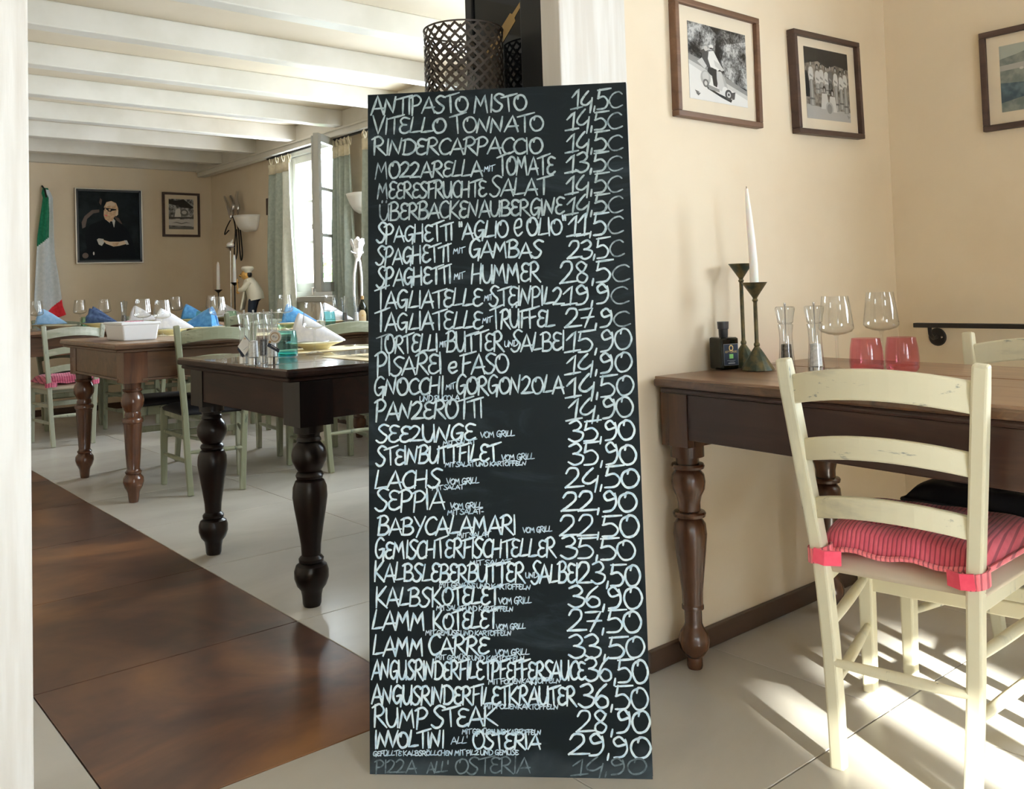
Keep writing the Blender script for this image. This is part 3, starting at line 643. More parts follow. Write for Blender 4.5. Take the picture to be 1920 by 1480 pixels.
MENU=[('ANTIPASTO MISTO',0.008,1.435,0.369,1.427,0.0377,0),
('14,50',0.472,1.425,0.583,1.424,0.0421,0),
('VITELLO TONNATO',0.012,1.388,0.406,1.378,0.0362,0),
('14,50',0.459,1.378,0.581,1.376,0.0419,0),
('RINDERCARPACCIO',0.013,1.340,0.402,1.326,0.0372,0),
('14,50',0.457,1.327,0.580,1.326,0.0416,0),
('MOZZARELLA',0.017,1.285,0.265,1.279,0.0371,0),
('MIT',0.268,1.290,0.290,1.291,0.0123,1),
('TOMATE',0.300,1.280,0.428,1.278,0.0405,0),
('13,50',0.455,1.280,0.578,1.280,0.0414,0),
('MEERESFRUCHTE',0.022,1.237,0.272,1.233,0.0369,0),
('SALAT',0.282,1.234,0.413,1.232,0.0390,0),
('14,50',0.454,1.231,0.576,1.231,0.0424,0),
('ÜBERBACKENAUBERGINE',0.027,1.187,0.446,1.186,0.0366,0),
('14,50',0.452,1.185,0.575,1.185,0.0410,0),
('SPAGHETTI',0.021,1.136,0.195,1.136,0.0378,0),
('"AGLIO e OLIO"',0.205,1.138,0.452,1.140,0.0374,0),
('11,50',0.455,1.137,0.574,1.138,0.0455,0),
('SPAGHETTI',0.019,1.085,0.187,1.088,0.0376,0),
('MIT',0.195,1.105,0.219,1.106,0.0121,1),
('GAMBAS',0.230,1.094,0.394,1.091,0.0360,0),
('23,50',0.451,1.085,0.575,1.087,0.0405,0),
('SPAGHETTI',0.020,1.035,0.190,1.040,0.0386,0),
('MIT',0.196,1.047,0.218,1.048,0.0132,1),
('HUMMER',0.235,1.036,0.389,1.037,0.0406,0),
('28,50',0.433,1.031,0.584,1.032,0.0450,0),
('TAGLIATELLE',0.016,0.985,0.258,0.986,0.0383,0),
('MIT',0.263,0.997,0.281,0.999,0.0119,1),
('STEINPILZ',0.276,0.985,0.439,0.984,0.0391,0),
('19,90',0.439,0.984,0.581,0.983,0.0412,0),
('TAGLIATELLE',0.016,0.936,0.258,0.936,0.0380,0),
('MIT',0.258,0.947,0.278,0.949,0.0118,1),
('TRÜFFEL',0.278,0.935,0.418,0.935,0.0389,0),
('27,90',0.441,0.933,0.582,0.933,0.0397,0),
('TORTELLI',0.019,0.886,0.158,0.887,0.0379,0),
('MIT',0.161,0.897,0.176,0.897,0.0118,1),
('BUTTER',0.176,0.885,0.304,0.886,0.0400,0),
('UND',0.306,0.893,0.336,0.896,0.0129,1),
('SALBEI',0.322,0.883,0.439,0.884,0.0386,0),
('15,90',0.443,0.879,0.586,0.881,0.0441,0),
('PISAREI',0.018,0.837,0.167,0.839,0.0424,0),
('e',0.178,0.839,0.199,0.839,0.0223,0),
('FASO',0.208,0.836,0.315,0.837,0.0409,0),
('14,90',0.442,0.831,0.584,0.834,0.0404,0),
('GNOCCHI',0.012,0.793,0.170,0.794,0.0363,0),
('MIT',0.174,0.803,0.194,0.805,0.0117,1),
('GORGONZOLA',0.196,0.791,0.435,0.791,0.0382,0),
('UND RUCOLA',0.115,0.778,0.204,0.779,0.0116,1),
('14,50',0.442,0.781,0.586,0.783,0.0436,0),
('PANZEROTTI',0.015,0.740,0.256,0.741,0.0395,0),
('14,90',0.442,0.733,0.585,0.736,0.0434,0),
('SEEZUNGE',0.019,0.690,0.237,0.692,0.0346,0),
('VOM GRILL',0.249,0.697,0.324,0.700,0.0126,1),
('MIT SALAT',0.166,0.682,0.238,0.684,0.0092,1),
('35,90',0.443,0.688,0.586,0.689,0.0431,0),
('STEINBUTTFILET',0.018,0.641,0.287,0.648,0.0356,0),
('VOM GRILL',0.294,0.648,0.366,0.650,0.0125,1),
('MIT SALAT UND KARTOFFELN',0.170,0.636,0.348,0.637,0.0091,1),
('35,90',0.441,0.637,0.588,0.637,0.0440,0),
('LACHS',0.013,0.590,0.159,0.594,0.0377,0),
('VOM GRILL',0.173,0.598,0.244,0.600,0.0125,1),
('MIT SALAT',0.141,0.587,0.210,0.588,0.0091,1),
('24,50',0.432,0.589,0.590,0.588,0.0426,0),
('SEPPIA',0.016,0.545,0.169,0.546,0.0398,0),
('VOM GRILL',0.180,0.547,0.251,0.548,0.0113,1),
('MIT SALAT-',0.174,0.534,0.253,0.536,0.0101,1),
('22,90',0.422,0.540,0.584,0.537,0.0401,0),
('BABYCALAMARI',0.019,0.492,0.324,0.494,0.0371,0),
('VOM GRILL',0.337,0.495,0.400,0.497,0.0111,1),
('MIT SALAT',0.194,0.485,0.266,0.487,0.0101,1),
('22,50',0.417,0.489,0.586,0.484,0.0443,0),
('GEMISCHTERFISCHTELLER',0.013,0.443,0.407,0.445,0.0368,0),
('MIT SALAT',0.220,0.427,0.309,0.430,0.0100,1),
('35,50',0.419,0.443,0.578,0.437,0.0429,0),
('KALBSLEBERBUTTER',0.011,0.395,0.339,0.393,0.0367,0),
('UND',0.341,0.401,0.367,0.402,0.0110,1),
('SALBEI',0.354,0.390,0.453,0.393,0.0396,0),
('MIT GEMÜSE UND KARTOFFELN',0.154,0.382,0.351,0.377,0.0099,1),
('23,50',0.452,0.392,0.584,0.383,0.0437,0),
('KALBS',0.014,0.342,0.133,0.344,0.0377,0),
('KOTELET',0.137,0.344,0.283,0.348,0.0353,0),
('VOM GRILL',0.282,0.347,0.352,0.349,0.0132,1),
('MIT SALAT UND KARTOFFELN',0.147,0.335,0.313,0.332,0.0099,1),
('36,90',0.432,0.342,0.587,0.337,0.0435,0),
('LAMM',0.006,0.293,0.123,0.295,0.0375,0),
('KOTELET',0.139,0.294,0.278,0.298,0.0351,0),
('VOM GRILL',0.275,0.295,0.338,0.297,0.0109,1),
('MIT GEMÜSE UND KARTOFFELN',0.123,0.283,0.308,0.283,0.0098,1),
('27,50',0.428,0.294,0.584,0.288,0.0432,0),
('LAMM',0.008,0.240,0.119,0.243,0.0373,0),
('CARRE',0.129,0.243,0.258,0.246,0.0360,0),
('VOM GRILL',0.272,0.242,0.345,0.244,0.0119,1),
('MIT GEMÜSE UND KARTOFFELN',0.144,0.233,0.334,0.231,0.0098,1),
('33,50',0.430,0.241,0.587,0.238,0.0429,0),
('ANGUSRINDERFILETPFEFFERSAUCE',0.005,0.193,0.462,0.195,0.0368,0),
('MIT FOLIENKARTOFFELN',0.257,0.184,0.410,0.188,0.0097,1),
('36,50',0.461,0.193,0.594,0.189,0.0448,0),
('ANGUSRINDERFILETKRÄUTER',0.005,0.142,0.441,0.144,0.0365,0),
('MIT FOLIENKARTOFFELN',0.246,0.135,0.404,0.135,0.0096,1),
('36,50',0.447,0.142,0.592,0.135,0.0456,0),
('RUMP',0.009,0.095,0.125,0.098,0.0366,0),
('STEAK',0.136,0.097,0.274,0.102,0.0364,0),
('MIT GEMÜSE UND KARTOFFELN',0.199,0.084,0.366,0.084,0.0096,1),
('28,90',0.440,0.091,0.593,0.089,0.0442,0),
('INVOLTINI',0.010,0.053,0.161,0.056,0.0321,0),
("ALL'",0.175,0.063,0.211,0.065,0.0138,1),
('OSTERIA',0.221,0.054,0.364,0.057,0.0307,0),
('GEFÜLLTE KALBSRÖLLCHEN MIT PILZ UND GEMÜSE',0.007,0.037,0.317,0.044,0.0096,1),
('29,90',0.423,0.046,0.593,0.040,0.0419,0),
('PIZZA',0.012,0.003,0.101,0.004,0.0255,2),
("ALL'",0.123,0.005,0.170,0.007,0.0212,2),
('OSTERIA',0.182,0.004,0.342,0.009,0.0316,2),
('14,90',0.430,0.006,0.582,0.010,0.0323,2)]

BL = Vector((1.009, 1.721, 0)); ev = Vector((.419, -.421, 0)).normalized(); nv = Vector((.709, .705, 0)).normalized()
BW, BH = .594, 1.482
upv = (nv*.1205 + Vector((0, 0, 1.477))).normalized(); fn = ev.cross(upv)      # fn points towards the reader
board = thing('menu_board', 'tall black chalkboard with the handwritten menu and prices, standing in the doorway', 'chalkboard', tuple(BL))
board.rotation_euler = Matrix((ev, upv, fn)).transposed().to_euler()
MB().box(0, BW, 0, BH, -.012, 0).build('slate', M['slate'], board)
MB().box(-.0012, BW+.0012, -.0012, BH+.0012, -.0145, -.0122).build('backing', M['bframe'], board)
for i, (s, *r) in enumerate(MENU):
    mb = MB(); kind = r[-1]; v_ = r[1]; num = s[:1].isdigit(); z_ = .0004 + i*.000004
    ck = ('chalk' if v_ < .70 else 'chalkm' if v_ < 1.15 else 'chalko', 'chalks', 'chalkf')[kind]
    u0, v0, u1, v1, h_ = r[:5]; rub = None
    if num and v_ > .88:                                     # the last digit is half rubbed out
        k = 1 - .80/sum(F[c][0] for c in s); um, vm = lerp(u0, u1, k), lerp(v0, v1, k); rub = ('C', um, vm, u1, v1, h_*.85); s = s[:-1]; u1, v1 = um, vm
    elif s in ('MOZZARELLA', 'MEERESFRUCHTE', 'ÜBERBACKENAUBERGINE', 'TORTELLI'):
        k = F[s[0]][0]/sum(F[c][0] for c in s); um, vm = lerp(u0, u1, k), lerp(v0, v1, k); rub = (s[0], u0, v0, um, vm, h_); s = s[1:]; u0, v0 = um, vm
    write(mb, s, u0, v0, u1, v1, h_, kind, z_)
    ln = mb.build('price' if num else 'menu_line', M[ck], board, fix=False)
    if rub: mb = MB(); write(mb, *rub, 2, z_); mb.build('rubbed_letter', M['chalkr'], ln, fix=False)
sup = MB()
for u in (.17, .42): sup.beam([(u, 1.18, -.018), (u, .03, -.205)], .03, .018)
sup.beam([(.15, .35, -.16), (.44, .35, -.16)], .018, .03, (0, 1, 0)); sup.build('rear_strut', M['bframe'], board)

# ------------------------------------------------------------------ black cabinet, framed dark picture and lattice basket behind the board
cab = thing('wine_cabinet', 'black wine cabinet hidden behind the chalkboard, carrying the lattice basket', 'cabinet', (1.64, 2.12, 0))
MB().box(-.16, .16, -.20, .20, .04, 1.47).build('body', M['black'], cab, bevel=.006)
MB().box(-.17, .17, -.21, .21, 1.47, 1.50).build('top', M['black'], cab, bevel=.004)
MB().box(-.14, .14, -.18, .18, 0, .04).build('plinth', M['iron'], cab)
dr = MB().box(-.175, -.161, -.19, .19, .06, 1.45).build('door', M['dglass'], cab, bevel=.003); MB().tube([(-.182, .15, .7), (-.20, .15, .7), (-.20, .15, .9), (-.182, .15, .9)], .006, 8).build('handle', M['chrome'], dr, smooth=40)
pan = thing('framed_bottle_picture', 'black-framed dark glass picture of a gold bottle, behind the lattice basket', 'picture', (1.775, 2.115, 1.50))
f = MB(); f.box(-.012, .022, -.185, -.085, 0, .62).box(-.012, .022, .150, .185, 0, .62).box(-.012, .022, -.085, .150, 0, .03).box(-.012, .022, -.085, .150, .58, .62).build('frame', M['black'], pan, bevel=.003)
MB().box(-.004, .018, -.086, .151, .028, .582).build('glass_front', M['dglass'], pan)
bt = MB(); a = Vector((-.0052, -.056, .352)); d = Vector((0, .068, -.054)).normalized(); n_ = Vector((0, -d.z, d.y))
def bq(t, hw): p = a + d*t; return [tuple(p + n_*hw), tuple(p - n_*hw)]
rows = [bq(-.06, .006), bq(0, .008), bq(.012, .009), bq(.016, .019), bq(.09, .021), bq(.17, .021)]
for p, q in zip(rows, rows[1:]): bt.add([p[0], p[1], q[1], q[0]], [(0, 1, 2, 3)])
bt.build('bottle_print', M['brass'], pan)
MB().ball((-.01, .175, .50), .02).build('corner_boss', M['black'], pan, smooth=60)
bas = thing('lattice_basket', 'round dark metal lattice basket on top of the black cabinet', 'basket', (1.617, 2.12, 1.50))
R0, BHt, NH = .117, .285, 22
mb = MB()
for sgn in (-1, 1):
    for k in range(NH):
        turns = BHt/(2*PI*R0/NH); N = 34; pts = []
        for j in range(N+1):
            t = j/N; an = 2*PI*(k + sgn*turns*t)/NH; pts.append((R0*math.cos(an), R0*math.sin(an), .004 + t*(BHt-.008)))
        vs = []
        for j, p in enumerate(pts):
            an = math.atan2(p[1], p[0]); tz = BHt/N; d = Vector((-math.sin(an)*sgn*1.0, math.cos(an)*sgn*1.0, 1.0)).normalized(); rad = Vector((math.cos(an), math.sin(an), 0)); c = rad.cross(d)
            for q in (-1, 1):
                for rr in (-1, 1): vs.append(Vector(p) + c*(q*.0034) + rad*(rr*.0010))
        fs = []
        for j in range(N):
            o = 4*j; fs += [(o, o+2, o+6, o+4), (o+1, o+5, o+7, o+3)]
        mb.add(vs, fs)
lat = mb.build('lattice', M['rust'], bas, fix=False)
nm = MB(); nz = int(BHt/(PI*R0/NH))
for i in range(nz+1):
    z = .004 + i*(PI*R0/NH)
    if z > BHt-.006: break
    for k in range(NH):
        an = 2*PI*(k + (i % 2)/2)/NH; rad = Vector((math.cos(an), math.sin(an), 0)); tg = Vector((-math.sin(an), math.cos(an), 0)); c = rad*(R0+.0012) + Vector((0, 0, z)); q = .0052
        nm.add([c+tg*q*.75, c+Vector((0, 0, q*.75)), c-tg*q*.75, c-Vector((0, 0, q*.75)), c+rad*-.0024+tg*q*.75, c+rad*-.0024+Vector((0, 0, q*.75)), c+rad*-.0024-tg*q*.75, c+rad*-.0024-Vector((0, 0, q*.75))], [(0, 1, 2, 3), (7, 6, 5, 4)])
tag(nm.build('lattice_nodes', M['rust'], bas, fix=False), kind='stuff')
MB().tube([(R0*math.cos(2*PI*k/40), R0*math.sin(2*PI*k/40), BHt) for k in range(41)], .0028, 6, False).build('rim', M['rust'], bas, smooth=60)
MB().lathe([(0, 0), (R0, 0), (R0, .006), (0, .006)], 32).build('base', M['rust'], bas)
hur = thing('glass_candle_jar', 'clear glass jar standing inside the lattice basket', 'jar', (1.61, 2.12, 1.507))
MB().lathe([(0, .002), (.05, .002), (.052, .01), (.052, .15), (.050, .15), (.050, .012), (0, .012)], 24).build('jar', M['acryl'], hur, smooth=40)
MB().lathe([(0, .013), (.032, .013), (.032, .075), (.028, .078), (0, .076)], 20).build('candle', M['candle'], hur, smooth=40)

# ------------------------------------------------------------------ pictures
def picture(name, label, cat, x0, x1, z0, z1, fw_, th, fmat, mmat, photo, shapes, bgm, rot=0, inner=None, glassy=True):
    """local frame: x right, z up, -y towards the room; origin at the lower left corner of the frame; built hanging on a wall at y=0"""
    t = thing(name, label, cat); W_, H_ = x1-x0, z1-z0
    f = MB(); f.box(0, W_, -th, 0, 0, fw_).box(0, W_, -th, 0, H_-fw_, H_).box(0, fw_, -th, 0, fw_, H_-fw_).box(W_-fw_, W_, -th, 0, fw_, H_-fw_)
    f.build('frame', M[fmat], t, bevel=.002, fix=False)
    if inner: i_ = inner[1]; g_ = MB(); g_.box(fw_, W_-fw_, -th*.9, -th*.5, fw_, fw_+i_).box(fw_, W_-fw_, -th*.9, -th*.5, H_-fw_-i_, H_-fw_).box(fw_, fw_+i_, -th*.9, -th*.5, fw_, H_-fw_).box(W_-fw_-i_, W_-fw_, -th*.9, -th*.5, fw_, H_-fw_); g_.build('inner_frame', M[inner[0]], t, fix=False)
    MB().box(fw_*.6, W_-fw_*.6, -th*.45, -.001, fw_*.6, H_-fw_*.6).build('mat' if mmat != bgm else 'canvas', M[mmat], t)
    px0, px1, pz0, pz1 = photo; pw, ph = px1-px0, pz1-pz0; y0 = -th*.45
    if mmat != bgm: ph_ = MB().box(px0, px1, y0-.0006, y0+.001, pz0, pz1).build('photograph', M[bgm], t)
    else: ph_ = None
    ms = []; mb2 = MB()
    for i, (mm, kind, *a) in enumerate(shapes):
        mt = GR[mm] if isinstance(mm, float) else M[mm]
        if mt not in ms: ms.append(mt)
        mb2.mi = ms.index(mt)
        if kind == 'e':
            cx, cy, rx, ry, an = (list(a)+[0])[:5]; pts = [(cx+rx*math.cos(2*PI*k/18)*math.cos(an)-ry*math.sin(2*PI*k/18)*math.sin(an)*pw/pw, cy+rx*math.cos(2*PI*k/18)*math.sin(an)+ry*math.sin(2*PI*k/18)*math.cos(an)) for k in range(18)]
        else: pts = [tuple(map(float, q.split(','))) for q in a[0].split()]
        y = y0 - .0008 - i*.00003
        mb2.poly([(px0+min(max(u, 0), 1)*pw, y, pz1-min(max(v_, 0), 1)*ph) for u, v_ in pts])
    if shapes: mb2.build('printed_image', ms, ph_ or t, fix=False)
    if glassy: MB().box(fw_*.8, W_-fw_*.8, y0-.0045, y0-.0035, fw_*.8, H_-fw_*.8).build('glass_pane', M['pglass'], t)
    return t
sc1 = [('bwleafl', 'p', '0,0 .35,0 .5,.1 .45,.3 .2,.35 0,.25'), ('bwleafl', 'p', '.62,.2 1,.1 1,.75 .8,.72 .62,.62 .55,.45'), (.6, 'p', '0,.45 .2,.5 .45,.62 1,.82 1,1 0,1'), (.78, 'p', '0,.55 .3,.66 .7,.8 1,.9 1,1 0,1'),
 (.3, 'p', '0,.42 .2,.47 .45,.58 1,.78 1,.84 .5,.68 .2,.56 0,.5'), (.03, 'p', '.28,.80 .5,.88 .72,.93 .70,.97 .55,.93 .30,.84'),
 (.08, 'p', '.22,.34 .30,.30 .36,.42 .36,.56 .22,.54'), (.6, 'p', '.14,.50 .22,.44 .30,.54 .26,.58'), (.6, 'e', .29, .31, .03, .035), (.78, 'p', '.34,.34 .42,.32 .50,.44 .56,.52 .48,.58 .44,.56 .36,.54 .32,.44'), (.78, 'e', .385, .27, .035, .03), (.03, 'e', .385, .295, .035, .01),
 (.6, 'p', '.42,.44 .52,.48 .60,.55 .55,.57 .44,.52'), (.03, 'p', '.32,.55 .46,.56 .48,.72 .46,.80 .40,.78 .38,.66 .30,.62'),
 (.45, 'e', .27, .70, .085, .10), (.6, 'e', .27, .68, .055, .06), (.3, 'p', '.30,.78 .50,.82 .50,.86 .32,.84'), (.6, 'p', '.46,.58 .54,.58 .62,.72 .60,.82 .52,.84 .48,.80 .46,.68'), (.45, 'p', '.54,.58 .60,.66 .66,.82 .60,.80'), (.78, 'e', .60, .82, .05, .05), (.16, 'e', .27, .77, .05, .055), (.6, 'e', .27, .77, .025, .03),
 (.08, 'e', .66, .87, .065, .07), (.6, 'e', .66, .87, .035, .04), (.03, 'e', .66, .87, .015, .018), (.08, 'p', '.70,.84 .78,.82 .76,.92 .72,.93'), (.16, 'p', '.08,.88 .16,.90 .12,.93'), (.16, 'p', '.10,.92 .18,.91 .14,.95')]
P1 = picture('framed_photograph', 'brown-framed black and white photo of two riders on a scooter, left above the oak table', 'picture', 1.996, 2.399, 1.491, 1.834, .017, .026, 'frame', 'pmat', (.067, .344, .059, .284), sc1, 'bwleaf')
P1.location = (1.996, 1.655, 1.491)
sc2 = [('sepia', 'p', '0,.18 1,.22 1,.9 0,.8'), (.03, 'p', '0,0 1,0 1,.24 .7,.2 .5,.26 .3,.18 0,.24'), (.45, 'p', '0,.8 .5,.84 1,.86 1,1 0,1'), (.03, 'p', '0,.34 .06,.34 .10,.7 0,.7')]
for i, (x, y, hgt) in enumerate(((.13, .20, .62), (.27, .24, .4), (.36, .22, .4), (.47, .24, .4), (.56, .22, .4), (.68, .24, .62), (.80, .28, .55), (.90, .24, .64))):
    tone = .6 if i not in (4,) else .16
    P_ = lambda *q: ' '.join('%f,%f' % (x+a, y+b2) for a, b2 in q)
    sc2 += [(.3 if tone > .3 else .08, 'p', P_((-.030, .24), (.030, .24), (.046, hgt*.7), (.058, hgt), (-.052, hgt), (-.044, hgt*.7))), (.45 if tone > .3 else .16, 'p', P_((-.004, .26), (.014, .26), (.022, hgt-.01), (-.012, hgt-.01))), (.16, 'p', P_((-.050, hgt*.82), (.053, hgt*.82), (.054, hgt*.86), (-.051, hgt*.86))),
     (tone, 'p', P_((-.020, .075), (.020, .075), (.045, .10), (.055, .20), (.038, .27), (.030, .25), (-.030, .25), (-.042, .28), (-.058, .19), (-.044, .10))), (.3, 'p', P_((-.030, .17), (.028, .20), (.030, .225), (-.034, .20))), (.03, 'e', x, y+.020, .026, .040), (.45, 'e', x+.002, y+.032, .015, .026)]
for x, y in ((.40, .55), (.58, .58)): sc2 += [(.6, 'p', '%f,%f %f,%f %f,%f %f,%f' % (x-.06, y+.08, x+.06, y+.08, x+.09, y+.3, x-.09, y+.3)), (.03, 'e', x, y+.02, .035, .05), (.45, 'e', x, y+.035, .02, .032)]
sc2 += [(.45, 'e', .50, .84, .09, .10), (.3, 'e', .50, .84, .06, .07), (.3, 'p', '.90,.90 .98,.92 .94,.96')]
P2 = picture('framed_photograph', 'dark-framed sepia photo of a standing group in long white dresses, nearest the room corner', 'picture', 2.595, 3.003, 1.494, 1.834, .017, .030, 'framed', 'pmat', (.073, .345, .055, .294), sc2, 'sepia')
P2.location = (2.595, 1.655, 1.494); P2.rotation_euler = (0, D(-1.9), 0)
sc3 = [('skyp', 'p', '0,0 1,0 1,.35 0,.3'), ('bluegrey', 'p', '0,.2 .15,.16 .3,.1 .6,.14 1,.12 1,.3 0,.34'), (.45, 'p', '0,.30 1,.24 1,.34 0,.38'), ('bluesea', 'p', '0,.56 .3,.6 1,.66 1,.8 .3,.78 0,.86'), (.6, 'e', .2, .38, .02, .02), ('bluegrey', 'p', '.5,.3 .8,.28 .9,.5 .6,.5')]
P3 = picture('framed_photograph', 'dark-framed bluish landscape photo at the photo\'s right edge, above the black rail', 'picture', 0, .46, 0, .338, .020, .022, 'framed', 'pmat', (.060, .40, .058, .281), sc3, 'bluegrey')
P3.location = (3.23, 1.313, 1.502); P3.rotation_euler = (0, 0, -PI/2)
sc4 = [(.03, 'p', '0,.02 .3,.06 .6,.0 .9,.2 1,.26 .95,.3 .5,.28 .2,.2 0,.16'), (.08, 'e', .35, .25, .06, .05), (.78, 'p', '.28,.35 .45,.3 .5,.6 .38,.72 .22,.62'), (.16, 'e', .62, .45, .16, .12), (.6, 'e', .62, .44, .10, .06), (.08, 'p', '0,.58 .3,.6 1,.58 1,.64 0,.66'), (.6, 'p', '0,.68 1,.66 1,.9 0,.88'), (.16, 'p', '.1,.8 .3,.76 .5,.8 .7,.76 .9,.8 .7,.79 .5,.83 .3,.79'), (.16, 'p', '0,.93 1,.92 1,1 0,1')]
P4 = picture('framed_photograph', 'small dark-framed black and white photo on the far wall, right of the painted portrait', 'picture', 3.087, 3.457, 1.625, 2.062, .022, .025, 'framed', 'pmat', (.062, .308, .075, .375), sc4, 'bwleafl')
P4.location = (3.087, 8.99, 1.625)
sc5 = [('pchair', 'p', '.05,.45 .10,.36 .22,.27 .34,.26 .34,.30 .24,.32 .14,.40 .11,.52 .06,.54'), ('pchair', 'p', '.58,.36 .66,.38 .72,.47 .66,.46'), ('psuit', 'p', '.14,.98 .10,.62 .20,.48 .42,.40 .60,.40 .78,.52 .88,.70 .95,.98'),
 ('pshirt', 'p', '.46,.42 .56,.38 .60,.42 .58,.52 .52,.46'), ('psuit', 'p', '.50,.43 .55,.43 .58,.54 .54,.50'), ('pskin', 'p', '.41,.34 .42,.22 .46,.15 .54,.13 .62,.16 .655,.24 .64,.32 .58,.37 .56,.42 .50,.44 .43,.40'),
 ('pskinl', 'p', '.46,.16 .54,.135 .60,.16 .60,.20 .50,.20 .45,.22'), ('pskinl', 'p', '.62,.28 .655,.26 .65,.33 .61,.36'), ('psuit', 'p', '.39,.23 .62,.25 .62,.265 .55,.275 .53,.29 .48,.285 .47,.26 .44,.27 .40,.265'), ('pskin', 'e', .44, .255, .015, .012), ('pskin', 'e', .51, .262, .02, .013), ('redt', 'p', '.425,.34 .47,.34 .46,.355 .43,.35'),
 ('pshirt', 'p', '.29,.70 .32,.68 .40,.69 .41,.74 .37,.79 .32,.77'), ('pskinl', 'p', '.38,.70 .50,.73 .66,.73 .78,.71 .79,.76 .66,.79 .56,.80 .44,.76'), ('pshirt', 'p', '.74,.71 .79,.71 .82,.77 .78,.775'), ('pskin', 'p', '.54,.75 .66,.74 .62,.79 .55,.79'), ('pshirt', 'e', .235, .90, .012, .025), ('pchair', 'e', .10, .93, .05, .04), ('pchair', 'p', '.36,.09 .39,.12 .37,.2 .34,.16')]
P5 = picture('painted_portrait', 'dark oil portrait of a seated bald man in glasses and black suit', 'painting', 2.293, 2.895, 1.362, 2.066, .010, .035, 'silver', 'pdark', (.03, .572, .03, .674), sc5, 'pdark', inner=('black', .018), glassy=False)
P5.location = (2.293, 8.99, 1.362); P5.rotation_euler = (0, D(-.6), 0)

# ------------------------------------------------------------------ rail on the right wall
rl = thing('wall_rail', 'flat black iron rail on a round bracket, on the right wall below the landscape photo', 'rail', (3.23, 1.55, .835))
MB().box(-.075, -.045, -1.1, .012, .003, .019).build('bar', M['iron'], rl, bevel=.002)
for y in (-.04, -1.0):
    br = MB().lathe([(0, 0), (.030, 0), (.032, .004), (.028, .009), (0, .010)], 24).build('rosette', M['iron'], rl, smooth=40); br.rotation_euler = (0, -PI/2, 0); br.location = (0, y, -.033)
    MB().tube([(-.008, y, -.033), (-.035, y, -.036), (-.058, y, -.02), (-.060, y, .004)], .007, 8).build('bracket_arm', M['iron'], rl, smooth=50)
    for q in (-.018, .018): MB().ball((-.011, y+q, -.033), (.003, .004, .004), 8, 5).build('screw', M['chrome'], rl)

# ------------------------------------------------------------------ things on the tables
T1, T2, T3, TR = .7825, .8005, .8085, .773
def wine(label, loc, h=.215, s=1.0, group=None):
    t = thing('wine_glass', label, 'glass', loc, 0, group)
    MB().lathe([(0, .001), (.036, .001), (.037, .003), (.020, .006), (.006, .011), (.0042, .02), (.0038, h*.42), (.006, h*.475), (.010, h*.485)], 28).build('stem', M['glass'], t, smooth=50)
    MB().lathe([(.004, h*.48), (.022, h*.492), (.040, h*.525), (.0455, h*.565), (.044, h*.64), (.040, h*.8), (.0345, h*.995), (.0345, h), (.0337, h*.995), (.0393, h*.8), (.0433, h*.64), (.0447, h*.567), (.039, h*.532), (.020, h*.50), (0, h*.495)], 32).build('bowl', M['glass'], t, smooth=50)
    t.scale = (s, s, 1); return t
wg = wine('wine glass on the oak table, nearer the salt mill', (2.222, 1.31, TR), .2)
WG = [((2.385, 1.27, TR), 'wine glass on the oak table behind the two rose tumblers', 1.03),
 ((1.722, 3.29, T1), 'large wine glass beside the teal tumbler on the near dark table', 1.02),
 ((1.665, 7.62, T3), 'wine glass on the far table, partly hidden by the white post', 1.1), ((2.03, 7.84, T3), 'wine glass on the far table in front of the flag\'s red corner', 1.1),
 ((2.19, 7.74, T3), 'wine glass behind the navy fan napkin on the far table', 1.1), ((2.676, 7.49, T3), 'wine glass on the far table under the small framed photo', 1.12),
 ((2.98, 7.50, T3), 'wine glass on the far table, in front of the left taper candle', 1.12),
 ((1.84, 5.38, T2), 'wine glass right of the white tub on the middle table', 1.05), ((1.80, 5.60, T2), 'wine glass behind the one right of the white tub, on the middle table', 1.1),
 ((2.18, 5.40, T2), 'wine glass above the blue folded napkin on the middle table', 1.1), ((2.55, 5.25, T2), 'wine glass in front of the blue napkin on the middle table, under the curtain', 1.1),
 ((2.885, 5.28, T2), 'wine glass on the middle table behind the large near glass, below the open window', 1.05)]
for loc, lb, k in WG: dup(wg, loc, 0, lb, scale=(k, k, k))
def tumbler(label, loc, m1, m2, h=.09, r=.040):
    t = thing('tumbler', label, 'glass', loc)
    MB().lathe([(0, .001), (r*.80, .001), (r*.9, .004), (r*1.02, .012), (r*1.06, h*.35), (r*1.0, h*.7), (r*.88, h), (r*.85, h), (r*.96, h*.7), (r*1.0, h*.35), (r*.94, .018), (0, .014)], 32).build('glass_body', m1, t, smooth=50)
    MB().lathe([(0, .0022), (r*.9, .0045), (r*.99, .013), (r*.985, h*.2), (0, h*.19)], 28).build('glass_base', m2, t, smooth=50); return t
tumbler('rose-pink tumbler, left of the pair on the oak table', (2.212, 1.222, TR), M['red_glass'], M['red_glass'])
tumbler('rose-red tumbler, right of the pair on the oak table', (2.283, 1.163, TR), M['red_glass'], M['red_glass'])
tumbler('teal tumbler with a deep turquoise base on the near dark table', (1.57, 3.225, T1), M['teal'], M['tealb'], .10, .041)
tumbler('teal tumbler on the middle table, left of the back pair of mills', (2.93, 5.40, T2), M['teal'], M['teal'], .10, .047)
tumbler('pale green tumbler on the far table below the small framed photo', (2.85, 7.40, T3), M['green_glass'], M['green_glass'], .10, .042)
tumbler('pale green tumbler on the far table, in front of the candle trio', (3.10, 7.38, T3), M['green_glass'], M['green_glass'], .09, .042)
tumbler('pale green tumbler on the far table behind the pale sage chair', (2.12, 7.98, T3), M['green_glass'], M['teal'], .08, .05)
